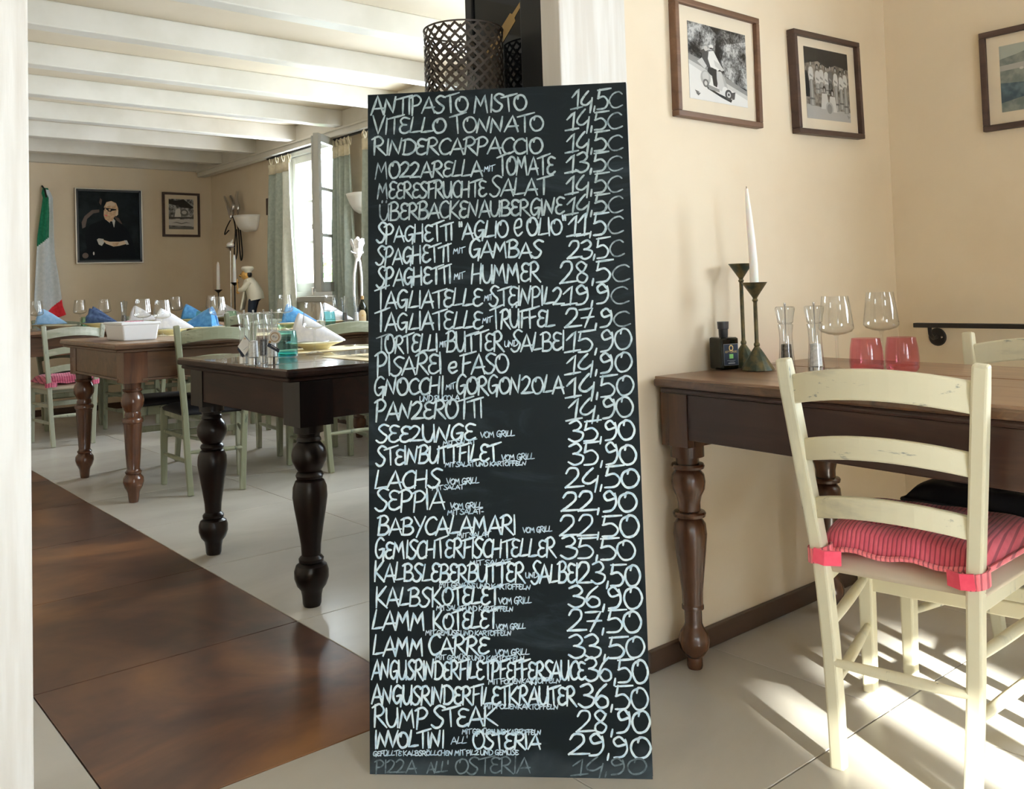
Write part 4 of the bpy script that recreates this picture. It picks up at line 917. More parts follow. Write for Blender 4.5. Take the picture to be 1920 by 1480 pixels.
def mill(label, loc, fill, h=.182, name='mill'):
    t = thing(name, label, name.split('_')[-1], loc)
    MB().lathe([(0, .001), (.0205, .001), (.0215, .006), (.0205, .03), (.0172, .07), (.0162, .10), (.0172, .118), (.019, .130), (.0195, .133), (.016, .134), (.0162, .136), (.0195, .138), (.0205, .15), (.0245, h-.012), (.0245, h-.006), (.021, h-.003), (0, h-.002)], 28).build('body', M['acryl'], t, smooth=40)
    MB().lathe([(.0178, .001), (.0185, .001), (.0182, .024), (.0165, .024)], 24).build('grinder_ring', M['chrome'], t, smooth=40)
    MB().lathe([(0, .026), (.0155, .027), (.0135, .06), (.0125, .082), (0, .084)], 20).build('filling', fill, t, smooth=40)
    MB().lathe([(0, .084), (.0016, .084), (.0016, h-.002), (.003, h), (.003, h+.006), (0, h+.007)], 12).build('rod', M['chrome'], t, smooth=40)
    return t
pm = mill('clear acrylic pepper mill on the oak table behind the chair\'s left post', (2.034, 1.341, TR), M['pepper'], name='pepper_mill')
sm_ = mill('clear acrylic salt mill on the oak table, right of the pepper mill', (2.075, 1.283, TR), M['salt'], name='salt_mill')
m1 = dup(pm, (1.337, 3.075, T1), 0, 'leftmost clear pepper mill on the near dark table, with a square white tag')
m2 = dup(sm_, (1.331, 2.985, T1), 0, 'clear salt mill on the near dark table, just right of the square tag')
m3 = dup(pm, (1.392, 3.035, T1), 0, 'clear pepper mill third from the left on the near dark table')
m4 = dup(sm_, (1.380, 2.945, T1), 0, 'rightmost clear salt mill on the near dark table, with a round tag')
dup(pm, (3.10, 5.48, T2), 0, 'clear pepper mill on the middle table, left of the olive oil bottle', scale=(1.05, 1.05, 1.05))
dup(sm_, (3.16, 5.43, T2), 0, 'clear salt mill on the middle table, touching the olive oil bottle\'s side', scale=(1.05, 1.05, 1.05))
dup(pm, (2.22, 7.345, T3), 0, 'small mill on the far table beside the white napkin', scale=(1.1, 1.1, 1.1))
def plate_tag(parent, name, pts, mat_, th=.0015):      # a flat tag in the plane facing the camera room
    n = Vector((-.643, -.766, 0)); xr = Vector((.766, -.643, 0)); mb = MB(); k = len(pts)
    P = [xr*u + Vector((0, 0, v_)) + n*o for o in (pts_off, pts_off-th) for u, v_ in pts]
    mb.add(P, [tuple(range(k)), tuple(range(2*k-1, k-1, -1))] + [(i, i+k, (i+1) % k+k, (i+1) % k) for i in range(k)])
    return mb.build(name, mat_, parent)
pts_off = .030
plate_tag(m1, 'tag_backing', [(-.017, .052), (.012, .10), (.030, .075), (.002, .022)], M['navy'])
pts_off = .033
t1 = plate_tag(m1, 'hang_tag', [(-.014, .062), (.010, .098), (.034, .068), (.010, .030)], M['paperw'])
pts_off = .0345
plate_tag(t1, 'tag_print', [(.008, .090), (.016, .090), (.016, .087), (.008, .087)], M['cork']); plate_tag(t1, 'tag_print', [(.006, .050), (.020, .062), (.021, .060), (.007, .048)], M['grey'])
pts_off = .030
plate_tag(m4, 'tag_strip', [(-.010, .064), (-.004, .076), (.034, .052), (.030, .040)], M['navy'])
plate_tag(m4, 'hang_tag', [(.018+.022*math.cos(a*PI/8), .094+.022*math.sin(a*PI/8)) for a in range(16)], M['paperw'])
pts_off = .0315
rr = plate_tag(m4, 'tag_ring', [(.018+.016*math.cos(a*PI/8), .094+.016*math.sin(a*PI/8)) for a in range(16)], M['cork'])
pts_off = .0330
plate_tag(rr, 'tag_disc', [(.018+.0135*math.cos(a*PI/8), .094+.0135*math.sin(a*PI/8)) for a in range(16)], M['paperw'])
plate_tag(m4, 'tag_knot', [(.001+.0045*math.cos(a*PI/5), .078+.0045*math.sin(a*PI/5)) for a in range(10)], M['cork'])
pts_off = .0345
plate_tag(rr, 'tag_print', [(.010, .098), (.016, .101), (.019, .096), (.013, .092)], M['grey']); plate_tag(rr, 'tag_print', [(.018, .095), (.024, .097), (.026, .092), (.020, .089)], M['grey'])
pts_off = .0315
plate_tag(m4, 'tag_lettering', [(.004, .0655), (.0055, .0675), (.024, .0555), (.0225, .0535)], M['grey'])

# settings: mats, plates, napkins, cutlery
MATS = []
def lay(tabz, x0, x1, y0, y1, label):
    o = MB().box(x0, x1, y0, y1, tabz-.0003, tabz+.0012).build('placemat', M['mat']); tag(o, label, 'placemat'); return o
plate0 = None
def plate(x, y, z, label, s=1.0):
    global plate0
    if plate0 is None:
        plate0 = MB().lathe([(0, .003), (.045, .003), (.050, .0), (.056, .002), (.062, .010), (.085, .020), (.118, .030), (.120, .033), (.116, .0335), (.084, .024), (.060, .014), (0, .009)], 40).build('plate', M['plate'], smooth=40); o = plate0
    else: o = dup(plate0)
    o.location = (x, y, z); o.scale = (s, s, s); return tag(o, label, 'plate')
nap_me = {}
def napkin(x, y, z, rz, mat_, label, L=.21, R=.065, H=.115, fan=False):
    key = (mat_, fan)
    if key not in nap_me:
        mb = MB(); nu, nv = 30, 14
        def shell(off):
            def f(u, v):
                ph = PI*u; s = v
                r = R*(1-s)**.75 + .006; h = H*((1-s)**.95)*(1+.05*math.sin(PI*s)) + .005
                pl = 1 + (.10*math.cos(9*ph+2*s) if fan else .03*math.cos(3*ph+1+2*s))*(1-s*.6)
                lean = .035*(1-s)*math.sin(ph) * (1 if s < .5 else .6)
                return (-.06 + L*s + lean*.3 - .006*math.cos(2*ph)*(1-s)*(1-s), (r-off)*math.cos(ph)*pl*1.05, max((h-off)*math.sin(ph)*pl, 0) + .001)
            return f
        mb.grid(shell(0), nu, nv)
        mb.grid(lambda u, v: (lambda a: (a[0]+.012+.03*v, a[1]*(1-.75*v), a[2]*(1-.55*v)))(shell(.008)(u, 0)), nu, 6)
        mb.grid(lambda u, v: (lambda a: (a[0]+.03+.05*v, a[1]*.7*(1-.8*v), a[2]*.78*(1-.5*v)))(shell(.02)(u, 0)), nu, 4)
        # loose corner lying on the plate
        mb.grid(lambda u, v: (-.085 + .17*v + .02*u, (-.085+.17*u)*(1-.35*v), .0015 + .006*math.sin(6*u+3*v)**2), 8, 8)
        me_o = mb.build('napkin', M[mat_], smooth=45, solid=.0016); nap_me[key] = me_o; o = me_o
    else: o = dup(nap_me[key])
    o.location = (x, y, z); o.rotation_euler = (0, 0, D(rz)); return tag(o, label, 'napkin')
def fork(loc, rz, label):
    t = thing('fork', label, 'fork', loc, D(rz)); mb = MB()
    MB().beam([(0, 0, .002), (0, .05, .004), (0, .10, .0035), (0, .125, .006)], [.008, .005, .004, .006], .0016, (1, 0, 0)).build('handle', M['chrome'], t)
    MB().beam([(0, .123, .006), (0, .132, .005), (0, .142, .004)], [.008, .020, .022], .0016, (1, 0, 0)).build('head', M['chrome'], t)
    for k in range(4): MB().beam([(-.0095+.0063*k, .141, .004), (-.0095+.0063*k, .160, .003), (-.0095+.0063*k, .186, .007)], [.0034, .003, .0018], .0014, (1, 0, 0)).build('tine', M['chrome'], t)
    return t
def knife(loc, rz, label):
    t = thing('knife', label, 'knife', loc, D(rz))
    MB().beam([(0, 0, .003), (0, .05, .0035), (0, .09, .003)], [.010, .009, .007], .004).build('handle', M['chrome'], t, bevel=.001); MB().beam([(0, .09, .003), (.001, .14, .002), (.001, .19, .002)], [.010, .016, .004], .001).build('blade', M['chrome'], t); return t
def spoon(loc, rz, label):
    t = thing('spoon', label, 'spoon', loc, D(rz))
    MB().beam([(0, 0, .002), (0, .05, .004), (0, .12, .006)], [.008, .005, .004], .0016).build('handle', M['chrome'], t)
    b3 = MB(); b3.grid(lambda u, v: (.018*(2*u-1)*math.sqrt(max(0, 1-(2*v-1)**2)), .148+.028*(2*v-1), .006-.006*max(0, 1-(2*u-1)**2)*max(0, (1-(2*v-1)**2))), 8, 8); b3.build('bowl', M['chrome'], t, smooth=60, solid=.001); return t
NT, MT, BT = 'the near dark table', 'the middle table', 'the far table'
lay(T1, 1.63, 2.08, 3.36, 3.65, 'straw placemat under the plate with the big white napkin on the near dark table')
plate(1.85, 3.52, T1+.0015, 'cream plate holding the big white napkin on the near dark table', .95)
napkin(1.825, 3.53, T1+.034, -38, 'napw', 'big white folded napkin on the near dark table, behind the teal tumbler')
lay(T1, 1.64, 2.10, 2.73, 3.08, 'straw placemat with a fork, at the chalkboard\'s left edge')
plate(1.93, 2.93, T1+.0015, 'cream plate on the near dark table, mostly behind the chalkboard', .95)
napkin(1.91, 2.96, T1+.034, 35, 'napw', 'white folded napkin half hidden by the chalkboard\'s left edge')
fork((1.735, 2.84, T1+.0015), 8, 'steel fork on the straw mat beside the chalkboard\'s left edge')
knife((1.715, 2.82, T1+.0015), -8, 'steel knife lying beside the fork on the near dark table')
spoon((2.17, 3.50, T1+.0003), 60, 'steel spoon right of the big white napkin on the near dark table')
for (x, y, z, ml, pls, nl, nm, rz, fan, far) in (
 (1.94, 5.56, T2, 'straw mat under the white napkin behind the tub', 'cream plate under the white napkin behind the tub', 'white folded napkin behind the white tub on the middle table', 'napw', -40, False, 1),
 (2.18, 5.60, T2, None, 'cream plate under the bright blue napkin on the middle table', 'bright blue folded napkin behind the sage chair, its dome to the right', 'napb', 142, False, 1),
 (2.775, 5.58, T2, 'straw mat under the blue napkin below the window', 'cream plate under the blue napkin below the curtain', 'blue folded napkin on the middle table below the light curtain', 'napb', -40, False, 1),
 (3.05, 5.58, T2, None, 'cream plate below the open window on the middle table', 'white napkin on the middle table seen through the large near glass', 'napw', -42, False, 1),
 (2.828, 7.55, T3, 'straw mat on the far table under the small photo', 'cream plate under the slate blue napkin on the far table', 'slate blue folded napkin on the far table below the small framed photo', 'napb', -40, False, 1),
 (2.466, 7.723, T3, None, 'cream plate under the white napkin on the far table', 'white folded napkin on the far table above the white tub', 'napw', -40, False, 1),
 (2.10, 7.60, T3, 'straw mat under the navy fan napkin', 'cream plate under the navy fan napkin on the far table', 'navy fan-folded napkin on the far table below the portrait', 'napn', -40, True, 1),
 (1.80, 7.86, T3, None, 'cream plate under the light blue napkin on the far table', 'light blue folded napkin in front of the flag', 'napl', -40, False, 1),
 (3.178, 7.66, T3, None, 'cream plate beside the candle trio on the far table', 'white folded napkin left of the chef figurine on the far table', 'napw', -40, False, 1)):
    plate(x, y, z+.0015, pls); napkin(x, y, z+.0355, rz, nm, nl, fan=fan)
    if ml: lay(z, x-.2, x+.2, y-.16, y+.15, ml)
plate(1.80, 7.50, T3, 'empty cream plate on the far table behind the pale sage chair')
lay(T2, 1.83, 2.32, 4.715, 5.08, 'straw placemat at the middle table\'s near edge, right of the tub'); lay(T2, 2.52, 2.98, 4.715, 5.08, 'straw placemat at the middle table\'s near edge, behind the second sage chair')
fork((1.92, 4.84, T2+.0015), 12, 'steel fork at the middle table\'s near edge, right of the tub'); knife((2.22, 4.82, T2+.0015), -5, 'steel knife on the middle table behind the sage chair\'s top rail')
spoon((2.80, 4.84, T2+.0015), 15, 'steel spoon on the middle table behind the second sage chair')
dsh = MB().lathe([(0, .002), (.04, .002), (.06, .03), (.057, .03), (.038, .006), (0, .005)], 24).build('glass_dish', M['green_glass'], smooth=40); dsh.location = (2.62, 5.40, T2); tag(dsh, 'pale green glass dish on the middle table left of the blue napkin', 'dish')
for q in ((2.40, 5.20), (2.48, 5.28)):
    o = MB().lathe([(0, .001), (.022, .001), (.026, .05), (.024, .05), (.020, .004), (0, .003)], 18).build('shot_glass', M['glass'], smooth=40); o.location = (*q, T2)
    tag(o, 'small clear glass on the middle table, %s of the pair behind the chair rail' % ('left' if q[0] < 2.42 else 'right'), 'glass')
# white tub
tb = thing('plastic_tub', 'white lidded plastic tub on the corner of the middle table', 'box', (1.59, 5.13, T2))
def frust(x, y, x2, y2, z0, z1): return ([(-x, -y, z0), (x, -y, z0), (x, y, z0), (-x, y, z0), (-x2, -y2, z1), (x2, -y2, z1), (x2, y2, z1), (-x2, y2, z1)], [(3, 2, 1, 0), (4, 5, 6, 7), (0, 1, 5, 4), (1, 2, 6, 5), (2, 3, 7, 6), (3, 0, 4, 7)])
MB().add(*frust(.085, .145, .097, .158, 0, .086)).build('tub', M['plastic'], tb, bevel=.008)
MB().add(*frust(.103, .164, .101, .162, .084, .098)).build('lid', M['plastic'], tb, bevel=.005)
MB().box(-.01, .07, .02, .09, .098, .1005).build('lid_label', M['pink'], tb)
# square oil bottle
ob = thing('oil_bottle', 'square dark oil bottle with a navy label, against the wall on the oak table', 'bottle', (2.118, 1.600, TR), D(-18))
MB().box(-.030, .030, -.030, .030, 0, .090).build('glass_body', M['olive'], ob, bevel=.006)
MB().lathe([(.012, .088), (.013, .096), (.0135, .112), (.0155, .114), (.0165, .132), (.0165, .134), (0, .135)], 24).build('cap', M['black'], ob, smooth=40)
lb = MB().box(-.022, .026, -.0306, -.0300, .012, .072).build('label', M['navy'], ob)
for (x0, x1, z0, z1) in ((-.022, .026, .0712, .072), (-.022, .026, .012, .0126), (-.022, -.0214, .012, .072), (.0254, .026, .012, .072), (-.008, .014, .0165, .0195), (-.012, .016, .025, .0258), (-.004, .012, .0225, .0232)): MB().box(x0, x1, -.0310, -.0304, z0, z1).build('label_print', M['grey'], lb)
MB().box(-.004, .009, -.0312, -.0304, .031, .0435).build('label_patch', M['lime'], lb)
em = MB(); em.lathe([(.0045, 0), (.0072, 0), (.0072, .0006), (.0045, .0006)], 24, sc2=1.25); e_ = em.build('label_emblem', M['gold'], lb); e_.rotation_euler = (PI/2, 0, 0); e_.location = (.0025, -.0306, .0605)
lt = MB()
write(lt, 'IEPTUREE'.replace('U', 'U'), -.018, .0475, .0215, .0475, .0052, 1, 0, .0007); lo = lt.build('label_lettering', M['gold'], lb, fix=False); lo.rotation_euler = (PI/2, 0, 0); lo.location = (0, -.0312, 0)
# candlesticks on the oak table
def stick(label, loc, h, with_candle, lean=0):
    t = thing('candlestick', label, 'candlestick', loc); n = 10
    MB().lathe([(0, .001), (.046, .001), (.045, .004), (.018, .048), (.007, .064), (.006, .066)], 12).build('base', M['bronze'], t, smooth=20)
    MB().ball((0, 0, .070), .0085).build('knob', M['bronze'], t, smooth=60)
    MB().lathe([(.0055, .066), (.0055, h-.055), (.0085, h-.050), (.006, h-.045)], 14).build('stem', M['bronze'], t, smooth=40)
    MB().lathe([(.005, h-.046), (.008, h-.040), (.033, h-.003), (.035, h), (.033, h), (.010, h-.018), (0, h-.020)], 28).build('cup', M['bronze'], t, smooth=40)
    if with_candle:
        pts = [(0, 0, h-.019), (0, 0, h+.05), (-.002, .002, h+.12), (-.005, .004, h+.18), (-.0075, .006, h+.225), (-.0085, .007, h+.262)]
        c = MB().tube(pts, [.0125, .0118, .0105, .0088, .0066, .0038], 16).build('candle', M['candle'], t, smooth=60)
        MB().tube([(-.0085, .007, h+.260), (-.0088, .0072, h+.268)], .0008, 6).build('wick', M['iron'], c)
    return t
stick('green-bronze candlestick holding a bent white taper, on the oak table', (2.138, 1.503, TR), .243, True)
stick('empty taller green-bronze candlestick behind the one with the taper', (2.195, 1.588, TR), .298, False)

# far corner: candle trio, chef figurine, oil bottle, rose
def thin_stick(label, loc, h, kind):
    t = thing('candle_holder', label, 'candlestick', loc)
    MB().lathe([(0, 0), (.05, 0), (.05, .004), (.006, .010), (.005, h-.03), (.010, h-.025), (.038, h), (.034, h), (0, h-.014)], 20).build('holder', M['iron'] if kind != 'b' else M['chrome'], t, smooth=40)
    if kind == 'b':
        MB().lathe([(.038, h-.002), (.042, h), (.040, h+.002), (0, h)], 20).build('dish', M['iron'], t, smooth=40); MB().ball((0, 0, h+.022), (.034, .034, .026)).build('candle', M['candle'], t, smooth=60); MB().tube([(.0, 0, h+.03), (.02, 0, h+.06), (.024, 0, h+.075)], [.012, .008, .003], 8).build('candle_drip', M['candle'], t, smooth=60)
    else: MB().lathe([(0, h-.012), (.017, h-.012), (.012, h+.22), (.006, h+.245), (0, h+.25)], 14).build('candle', M['candle'], t, smooth=50)
    return t
thin_stick('left taper candle on a low iron holder in the far corner', (3.20, 7.90, T3), .275, 'a')
thin_stick('burnt-down white candle stub on the tallest holder in the far corner', (3.33, 7.93, T3), .655, 'b')
thin_stick('right taper candle on a tall iron holder in the far corner', (3.305, 7.79, T3), .335, 'c')
ch = thing('chef_figurine', 'painted chef figurine in white hat and apron, standing on the far table', 'figurine', (3.31, 7.46, T3), D(50))
# local: +y is the way the figure faces
MB().tube([(-.03, .0, .004), (-.03, -.01, .10), (-.025, -.025, .19)], [.026, .030, .040], 12).tube([(.03, .0, .004), (.03, -.01, .10), (.025, -.025, .19)], [.026, .030, .040], 12).ball((0, -.03, .20), (.062, .06, .05)).build('trousers', M['navy'], ch, smooth=60)
MB().tube([(0, -.045, .175), (0, -.035, .23), (0, -.005, .30), (0, .022, .345), (0, .03, .362)], [.070, .072, .060, .050, .026], 16).build('jacket', M['whitep'], ch, smooth=60)
MB().beam([(0, .045, .29), (0, .055, .20), (0, .075, .10), (0, .08, .09)], [.07, .11, .13, .12], .012).build('apron', M['whitep'], ch, bevel=.004)
for s in (-1, 1): a_ = MB().tube([(s*.055, .0, .335), (s*.075, .045, .27), (s*.045, .085, .262)], [.026, .024, .019], 10).build('arm', M['whitep'], ch, smooth=60); MB().ball((s*.038, .095, .265), .017).build('hand', M['skin'], a_, smooth=60)
hd = MB().ball((0, .042, .392), (.036, .042, .042), 16, 10).ball((0, .088, .388), (.010, .016, .010)).ball((-.036, .035, .388), (.008, .010, .014)).ball((.036, .035, .388), (.008, .010, .014)).build('head', M['skin'], ch, smooth=60)
MB().tube([(-.022, .084, .376), (-.008, .092, .380), (.008, .092, .380), (.022, .084, .376)], [.002, .005, .005, .002], 8).build('moustache', M['black'], hd, smooth=60)
for s in (-1, 1): MB().ball((s*.014, .080, .400), .0045, 8, 6).build('eye', M['black'], hd, smooth=60)
MB().ball((0, .010, .395), (.034, .022, .030)).build('hair', M['black'], hd, smooth=60)
MB().lathe([(.034, .412), (.036, .425), (.050, .436), (.054, .452), (.044, .466), (.0, .470)], 20, (0, .026, 0)).build('chef_hat', M['whitep'], ch, smooth=60)
MB().tube([(.0, .11, .25), (0, .118, .33), (0, .116, .36)], .005, 8).ball((0, .112, .245), .014).build('spoon', M['skin'], ch, smooth=60)
bo = thing('olive_oil_bottle', 'dark round-shouldered oil bottle with a cream arched label on the middle table', 'bottle', (3.25, 5.50, T2))
MB().lathe([(0, 0), (.033, 0), (.036, .006), (.036, .10), (.030, .125), (.014, .148), (.0115, .158), (.0115, .172), (0, .172)], 24).build('glass_body', M['olive'], bo, smooth=40)
MB().lathe([(.0105, .170), (.0125, .178), (.012, .196), (0, .197)], 16).build('stopper', M['cork'], bo, smooth=40)
lbm = MB(); aa = math.atan2(-.643*1, -.766); c0 = math.atan2(-5.5, -3.25)
lbm.grid(lambda u, v: (.0366*math.cos(c0+(u-.5)*1.5), .0366*math.sin(c0+(u-.5)*1.5), .015 + v*(.085 - .03*abs(2*u-1)**3)), 10, 4); lb2 = lbm.build('label', M['labelc'], bo, smooth=60)
lbm = MB(); lbm.grid(lambda u, v: (.0369*math.cos(c0+(u-.5)*.35), .0369*math.sin(c0+(u-.5)*.35), .055 + v*.012), 3, 2); lbm.build('label_print', M['gold'], lb2)
nb = MB().box(-.02, .02, -.02, .02, 0, .11).build('dark_blue_tin', M['navy'], None, bevel=.003); nb.location = (3.32, 5.42, T2); tag(nb, 'small dark blue tin right of the olive oil bottle, at the chalkboard\'s edge', 'tin')
ro = thing('glass_rose', 'tall white glass rose ornament on the middle table, in front of the curtain', 'ornament', (3.27, 5.58, T2), D(20))
for s, ph in ((-1, 0), (1, .6)): MB().tube([(s*.004, 0, .0), (s*.030, .004, .10), (s*.042, .006, .22), (s*.040, .004, .34), (s*.022, 0, .43), (s*.008, 0, .47)], [.006, .007, .0085, .009, .009, .008], 10).build('stem', M['salt'], ro, smooth=60)
MB().lathe([(.012, .44), (.020, .47), (.034, .50), (.036, .53)], 16).build('calyx', M['salt'], ro, smooth=60)
for k in range(7):
    an = 2*PI*k/7; rr_ = .030 if k % 2 else .024
    pb = MB(); pb.grid(lambda u, v: ((rr_ + .022*v*v + .004*math.sin(3*u*PI))*math.cos(an+(u-.5)*1.15), (rr_ + .022*v*v)*math.sin(an+(u-.5)*1.15), .50 + .10*v*(1-.35*(2*u-1)**2)), 6, 5); pb.build('petal', M['salt'], ro, smooth=60, solid=.003)
MB().ball((0, 0, .57), (.022, .022, .045)).build('rose_heart', M['salt'], ro, smooth=60)
for s in (-1, 1): MB().beam([(s*.030, 0, .495), (s*.055, .004, .500), (s*.068, .004, .512)], [.024, .020, .004], .004, (0, 1, 0)).build('sepal', M['salt'], ro)
MB().lathe([(0, 0), (.045, 0), (.045, .006), (.01, .012), (0, .012)], 20).build('foot', M['salt'], ro, smooth=40)

# wall things in the back room
def sconce(y, label):
    t = thing('wall_sconce', label, 'lamp', (3.585, y, 1.62)); mb = MB()
    def f(u, v):
        an = PI/2 + PI*u; k = v**.5; rx = .075 + .095*k; ry = .09+.085*k
        return (min(rx*math.cos(an), -.001), ry*math.sin(an), .145*v)
    mb.grid(f, 18, 6); mb.add([f(i/18, 0) for i in range(19)], [tuple(range(19))]); mb.build('shade', M['shadew'], t, smooth=50, solid=.005)
    MB().box(-.05, 0, -.05, .05, .03, .11).build('wall_plate', M['whitep'], t); MB().lathe([(0, .03), (.018, .03), (.026, .08), (.018, .115), (0, .12)], 14, (-.075, 0, 0)).build('bulb', M['shadew'], t, smooth=60); return t
sconce(8.02, 'white half-bowl wall lamp above the chef figurine'); sconce(5.93, 'white half-bowl wall lamp between the two windows, beside the glass rose')
wr = thing('metal_wall_sculpture', 'twisted metal wire sculpture on the window wall in the far corner', 'sculpture', (3.585, 8.35, 1.35))
for q, r_ in (([(8.549, 1.993), (8.437, 1.9), (8.365, 1.786), (8.392, 1.757)], .020), ([(8.244, 2.015), (8.235, 1.933), (8.19, 1.842), (8.266, 1.783)], .018), ([(8.395, 1.984), (8.298, 1.898), (8.313, 1.838), (8.365, 1.791)], .024),
    ([(8.353, 1.79), (8.471, 1.696), (8.526, 1.622), (8.447, 1.658)], .006), ([(8.353, 1.79), (8.284, 1.657), (8.305, 1.455), (8.283, 1.368), (8.243, 1.452), (8.271, 1.656)], .007), ([(8.316, 1.772), (8.222, 1.653), (8.182, 1.449), (8.15, 1.357), (8.123, 1.421), (8.173, 1.65), (8.23, 1.745)], .007)):
    p = smooth_pts([(a-8.35, b2-1.35) for a, b2 in q], 6); n = len(p)
    MB().tube([(-.045-.015*math.sin(3*i/n), a, b2) for i, (a, b2) in enumerate(p)], [r_*(.35+.65*math.sin(PI*min(1, (i+1)/n*1.0))**.6) for i in range(n)] if r_ > .01 else r_, 8).build('wire' if r_ < .01 else 'metal_leaf', M['chrome'] if r_ > .01 else M['iron'], wr, smooth=60)
fr = MB().box(-.03, 0, -.06, .06, 0, .15).build('small_plaque', M['framed'], None, bevel=.003); fr.location = (3.585, 7.60, 1.742); tag(fr, 'small dark plaque on the window wall, left of the curtain', 'plaque')
# flag hanging in folds
fl = thing('flag', 'green, white and red flag hanging in folds from a short pole on the far wall', 'flag', (2.05, 8.955, .90))
zs = [(1.148, -.035, .005), (1.10, -.045, .03), (1.06, -.035, .045), (.95, -.048, .046), (.72, -.080, .05), (.55, -.088, .055), (.35, -.10, .085), (.18, -.108, .105), (.08, -.11, .118), (.0, -.075, .145)]
def frow(t):
    q = t*(len(zs)-1); i = min(int(q), len(zs)-2); k = q-i; return [lerp(zs[i][n], zs[i+1][n], k) for n in range(3)]
parts = {'fgreen': MB(), 'fwhite': MB(), 'fred': MB()}; NU, NVV = 40, 120
def fp(u, v):
    z, a, b2 = frow(v); wdt = b2-a; return (a + wdt*u, -.012 + .018*math.sin(u*PI*3.2+v*1.4)*min(1, .3+v), z - .03*math.sin(u*PI)*(v > .95))
for j in range(NVV):
    for i in range(NU):
        u, v = (i+.5)/NU, (j+.5)/NVV; x, _, z = fp(u, v)
        if v < .03: k = 'fgreen'
        elif z > .62+.9*(x+.08): k = 'fgreen' if u < .72-.9*max(0, .35-v)*1.2 else 'fwhite'
        elif z < .012 + max(0, (x+.03))*.9 and x > -.06: k = 'fred'
        else: k = 'fwhite'
        parts[k].add([fp(i/NU, j/NVV), fp((i+1)/NU, j/NVV), fp((i+1)/NU, (j+1)/NVV), fp(i/NU, (j+1)/NVV)], [(0, 1, 2, 3)])
for k, nm_ in (('fgreen', 'green_band'), ('fwhite', 'white_band'), ('fred', 'red_band')): parts[k].build(nm_, M[k], fl, smooth=60, solid=.002)
MB().tube([(-.03, .035, 1.17), (-.02, -.02, 1.13), (-.01, -.03, 1.06)], .008, 8).build('pole', M['iron'], fl, smooth=60)
# curtains
def curtain(label, y0, y1, z0, z1, folds, mats, x=3.47, spread=0, edge=None):
    t = thing('curtain', label, 'curtain', (x, (y0+y1)/2, z0)); wd = y1-y0
    def f(u, v):
        k = .55+.45*min(1, (1-v)*3); wv = math.sin(u*folds*2*PI+.6*math.sin(5*v)) ; s = 1+spread*(1-v)
        return (.036*wv*k + .010*math.sin(u*17+v*3), (u-.5)*wd*s, v*(z1-z0-.14))
    lo, hi = (0, 1) if not edge else edge[:2]
    n = folds*10
    MB().grid(lambda u, v: f(lerp(lo, hi, u), v), n, 16).build('drape', M[mats[0]], t, smooth=80, solid=.003)
    if edge:
        for a, b2 in ((0, lo), (hi, 1)):
            if b2-a > .01: MB().grid(lambda u, v: f(lerp(a, b2, u), v), n//3, 16).build('cream_edge', M['curtl'], t, smooth=80, solid=.003)  # paler cream strip along the edge of the drape
    MB().grid(lambda u, v: (lambda p: (p[0]*1.05-.002, p[1], z1-z0-.14 - .005 + v*.085))(f(u, 1)), n, 2).build('heading', M['curth'], t, smooth=80, solid=.003)
    for k in range(folds+1):
        yy = (-.5 + (k+.15)/(folds+.3))*wd; MB().beam([(.004, yy, z1-z0-.075), (-.014, yy, z1-z0-.02), (0, yy, z1-z0+.012), (.014, yy, z1-z0-.02), (.004, yy, z1-z0-.07)], .004, .028, (1, 0, 0)).build('tab', M['curth'], t)
    return t
curtain('sage curtain with a bright cream edge, left of the open window', 7.00, 7.39, .06, 2.21, 3, ('curt',), 3.47, .08, (.42, 1.0))
curtain('sage curtain with beige tabs, right of the open window', 6.00, 6.25, .06, 2.21, 4, ('curt',), 3.47, .10)
curtain('sage curtain at the chalkboard\'s upper left edge', 5.50, 5.78, .06, 2.21, 3, ('curt',), 3.455, .05)
rod = MB().tube([(3.47, 1.95, 2.212), (3.47, 7.43, 2.212)], .009, 10).build('curtain_rod', M['iron'], smooth=60); tag(rod, 'black curtain rod under the cornice along the window wall', 'rod')
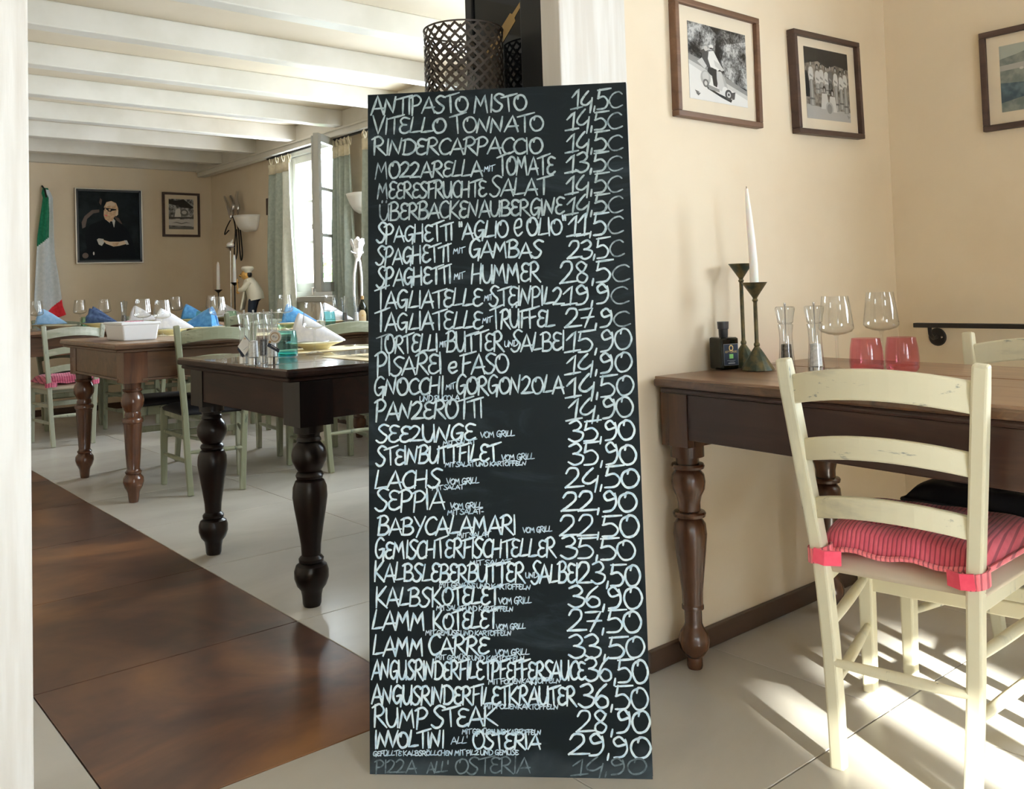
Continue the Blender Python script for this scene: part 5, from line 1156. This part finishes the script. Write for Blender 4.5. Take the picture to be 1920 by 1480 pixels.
# garden shrub outside the window
sh = thing('flowering_shrub', 'green shrub with pink flowers outside the open window', 'shrub', (5.7, 10.1, -.1))
lv = MB(); rs = random.Random(3)
for k in range(900):
    a1, r1, z = rs.uniform(0, 2*PI), rs.uniform(0, 1)**.5*.75, rs.uniform(.2, 1.5); r1 *= math.sqrt(max(.1, 1-((z-.8)/.9)**2))
    c = Vector((r1*math.cos(a1), r1*math.sin(a1), z)); d = Vector((rs.uniform(-1, 1), rs.uniform(-1, 1), rs.uniform(-.3, 1))).normalized()*.075; s2_ = d.orthogonal().normalized()*.035
    lv.add([c-d, c+s2_, c+d, c-s2_], [(0, 1, 2, 3)])
tag(lv.build('leaves', M['leaf'], sh, fix=False), kind='stuff')
st = MB()
for k in range(7): a1 = 2*PI*k/7; st.tube([(.05*math.cos(a1), .05*math.sin(a1), 0), (.2*math.cos(a1), .2*math.sin(a1), .7), (.4*math.cos(a1), .4*math.sin(a1), 1.2)], [.015, .011, .005], 6)
st.build('stems', M['mwood'], sh)
for k in range(14):
    a1, z = rs.uniform(0, 2*PI), rs.uniform(.8, 1.7); r1 = .6*math.sqrt(max(.1, 1-((z-.9)/.95)**2)); fb_ = MB()
    for j in range(5): b5 = 2*PI*j/5; fb_.ball((.03*math.cos(b5), .03*math.sin(b5), 0), (.026, .026, .014), 8, 5)
    fo = fb_.build('flower', M['flower'], sh); fo.location = (r1*math.cos(a1), r1*math.sin(a1), z)

# groups: things of one kind that stand together
for name, cat_, grp in (('dining_chair', None, 'painted ladder-back dining chairs'), ('dining_table', None, 'turned-leg wooden tables'), ('wine_glass', None, 'wine glasses on the tables'), ('napkin', None, 'folded napkins on the plates'),
    ('plate', None, 'cream plates on the tables'), ('placemat', None, 'straw placemats'), ('pepper_mill', None, 'clear acrylic mills'), ('salt_mill', None, 'clear acrylic mills'), ('framed_photograph', None, 'framed photographs on the walls'),
    ('curtain', None, 'sage curtains on the window wall'), ('wall_sconce', None, 'white half-bowl wall lamps'), ('candle_holder', None, 'candle trio in the far corner'), ('candlestick', None, 'green-bronze candlesticks on the oak table'),
    ('tumbler', None, 'coloured tumblers on the tables'), ('fork', None, 'steel cutlery on the tables'), ('knife', None, 'steel cutlery on the tables'), ('spoon', None, 'steel cutlery on the tables'), ('shot_glass', None, 'small clear glasses on the middle table')):
    for o in list(sc.objects):
        if o.parent is None and o.name.split('.')[0] == name and o.get('category'): o['group'] = grp
